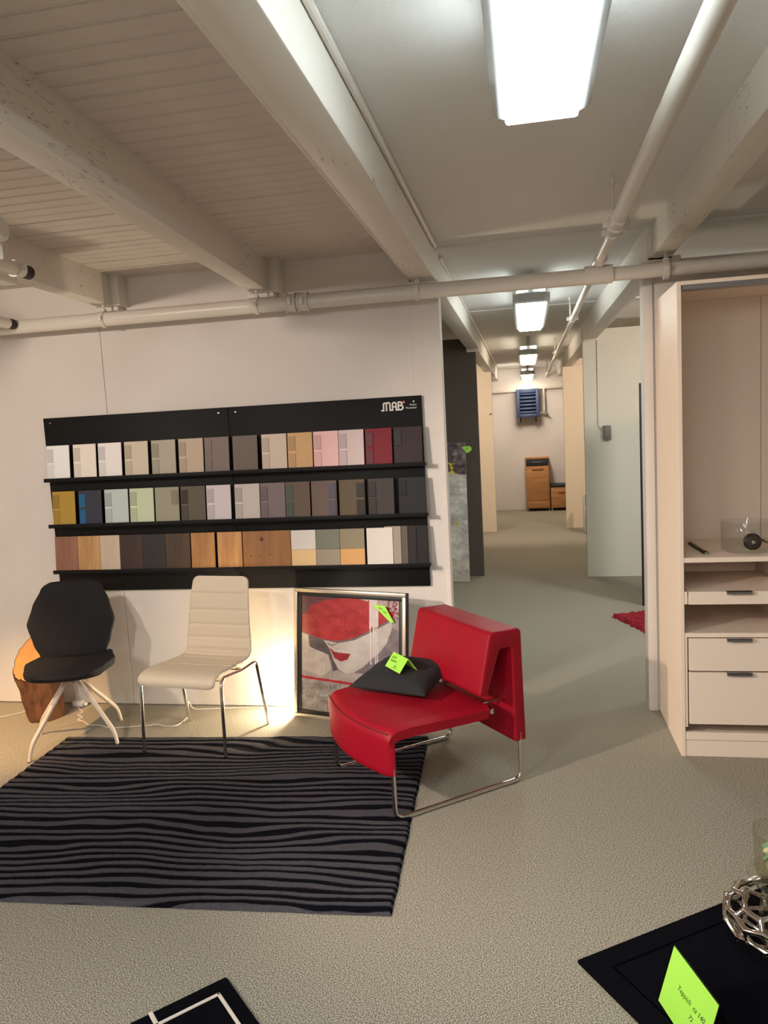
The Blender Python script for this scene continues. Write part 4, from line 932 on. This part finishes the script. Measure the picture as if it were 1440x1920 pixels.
# blue heater
ht = thing('fan_heater', 'blue louvred fan heater hanging on the end wall of the aisle', 'heater', (.06, 14.5, 2.0))
hx0, hx1, hy0, hz0, hz1 = -.145, .262, 14.30, 1.765, 2.28
bm = NB()
for b_ in ((hx0, hx0 + .055, hy0, 14.62, hz0, hz1), (hx1 - .055, hx1, hy0, 14.62, hz0, hz1), (hx0 + .055, hx1 - .055, hy0, 14.62, hz1 - .07, hz1), (hx0 + .055, hx1 - .055, hy0, 14.62, hz0, hz0 + .06)): box(bm, *b_, bev=.006)
part('casing', bm, M_blue, ht); part('core', B(hx0 + .05, hx1 - .05, 14.42, 14.60, hz0 + .03, hz1 - .03), M_bluedk, ht)
for k in range(6):
    z = hz0 + .095 + k * .066; part('louvre', B(-.15, .15, -.004, .004, -.022, .022, bev=.002, M=Matrix.Translation((.0585, hy0 + .02, z)) @ Matrix.Rotation(math.radians(-40), 4, 'X')), M_blue, ht)
for x in (-.08, .20): part('bracket', tube(NB(), smoothpath([(x, 14.40, hz0), (x, 14.40, hz0 - .09), (x, 14.69, hz0 - .09)], .02), .010, 8), M_bluedk, ht)
ep = thing('end_wall_pipe', 'white pipe along the end wall with a drop to the heater valve', 'pipe', (.3, 14.6, 2.3))
part('pipe', cyl(NB(), (-1.0, 14.57, 2.265), (-.15, 14.57, 2.265), .024, 12), M_pipe, ep); part('pipe', cyl(NB(), (.26, 14.57, 2.29), (1.2, 14.57, 2.30), .024, 12), M_pipe, ep)
part('riser', tube(NB(), smoothpath([(.36, 14.55, 2.29), (.36, 14.55, 1.84), (.26, 14.5, 1.83)], .03), .016, 10), M_pipe, ep)
bm = B(.335, .40, 14.52, 14.58, 1.80, 1.86, bev=.01); cyl(bm, (.40, 14.55, 1.83), (.44, 14.55, 1.77), .012, 8); part('valve', bm, M_boxgrey, ep)

# ------------------------------------------------------------------ lower right: silver lattice bowl, glass vase, sign
CB = Vector((.742, 2.395, .013))
lb = thing('lattice_bowl', 'silver openwork ball bowl standing on the navy rug at the right edge', 'decoration', tuple(CB))
bm = NB(); bmesh.ops.create_icosphere(bm, subdivisions=2, radius=1)
bm.verts.ensure_lookup_table(); pts = [v.co.copy() for v in bm.verts]; tri = [[v.index for v in f.verts] for f in bm.faces]; bm.free()
rr = random.Random(11); pts = [(p + Vector((rr.uniform(-.13, .13), rr.uniform(-.13, .13), rr.uniform(-.13, .13)))).normalized() for p in pts]
ctr = [((pts[a] + pts[b] + pts[c_]) / 3).normalized() for a, b, c_ in tri]; em = {}
for i, t3 in enumerate(tri):
    for k in range(3): em.setdefault(tuple(sorted((t3[k], t3[(k + 1) % 3]))), []).append(i)
bm = NB(); key = {}
def ball(p): return Vector((p.x * .165, p.y * .165, .088 + p.z * .086))
for e_, (i, j) in em.items():
    pa, pb = ctr[i], ctr[j]
    if pa.z > .93 or pb.z > .93: continue
    if rr.random() < .10: continue
    m_ = ((pa + pb) / 2).normalized()
    tube(bm, [ball(pa), ball((pa * .6 + m_ * .4).normalized()), ball(m_), ball((pb * .6 + m_ * .4).normalized()), ball(pb)], [.0125, .0095, .0085, .0095, .0125], 8)
for p in ctr:
    if p.z <= .93: bmesh.ops.create_icosphere(bm, subdivisions=1, radius=.0126, matrix=Matrix.Translation(ball(p)))
bmesh.ops.transform(bm, matrix=Matrix.Translation(CB), verts=bm.verts)
part('lattice', bm, M_silver, lb, ang=80)
gv = thing('glass_vase', 'tall olive glass vase with green filling standing in the silver bowl', 'vase', (CB.x, CB.y, .03))
VZ = .028
pr = [(0, .0), (.05, .0), (.062, .008), (.066, .03), (.058, .10), (.050, .16), (.062, .20), (.074, .24), (.080, .36), (.0825, .362), (.083, .36), (.077, .238), (.065, .196), (.054, .16), (.062, .10), (.070, .03), (.066, .004), (.05, -.004), (0, -.004)]
part('glass', lathe(NB(), pr, (CB.x, CB.y, VZ), 48), M_smoke, gv, ang=60)
bm = lathe(NB(), [(.056, .165), (.08, .185), (.098, .212), (.102, .216), (.100, .219), (.078, .192), (.056, .172)], (CB.x, CB.y, VZ), 48); part('collar', bm, M_smoke, gv, ang=60)
leafm = [mat('succulent_green', (128, 158, 122), .7), mat('pale_petal', (226, 216, 184), .7), mat('olive_leaf', (150, 160, 110), .7)]
bun = thing('dried_bouquet', 'pale green and cream dried flowers inside the glass vase', 'flowers', (CB.x, CB.y, .2))
for k in range(34):
    a_ = rr.uniform(0, 2 * PI); r_ = .05 * math.sqrt(rr.random()); z = .245 + rr.uniform(0, .055); c3 = Vector((CB.x + r_ * math.cos(a_), CB.y + r_ * math.sin(a_), VZ + z)); bm = NB()
    bmesh.ops.create_icosphere(bm, subdivisions=2, radius=1, matrix=Matrix.Translation(c3) @ Matrix.Rotation(rr.uniform(0, 3), 4, 'X') @ Matrix.Rotation(rr.uniform(0, 3), 4, 'Y') @ Matrix.Diagonal((.016, .011, .007, 1)))
    part('petal', bm, leafm[k % 3 if k % 5 else 1], bun)
for k in range(7):
    a_ = 2 * PI * k / 7; part('stalk', tube(NB(), [(CB.x + .02 * math.cos(a_), CB.y + .02 * math.sin(a_), VZ + .01), (CB.x + .035 * math.cos(a_ + .6), CB.y + .035 * math.sin(a_ + .6), VZ + .26)], .004, 6), leafm[2], bun)
# sign on the navy rug
t, M, wd_, h_ = card('rug_sign', 'bright green handwritten sign in clear holder standing on the navy rug', (.372, 2.118, .178), (.441, 1.900, .178), (.324, 2.104, .016), [('Teppich  ca 140', .062, .085, .021), ('72', .135, .057, .019), ('190.-', .17, .03, .02)], cat='sign')
hM = M @ Matrix.Translation((0, 0, -.0018))
hold = part('holder', B(-.001, wd_ + .001, -.001, h_ + .003, -.0022, 0, M=hM), M_glass, t, label='clear plastic sign holder')
TLv, TRv = Vector((.372, 2.118, .179)), Vector((.441, 1.900, .179)); foot = Vector((.44, 2.145, .016))
Mb = frame_M(foot, TRv - TLv, TLv - foot); part('back_foot', B(0, wd_, 0, (TLv - foot).length, -.002, 0, M=Mb), M_glass, t, label='clear plastic back leg')
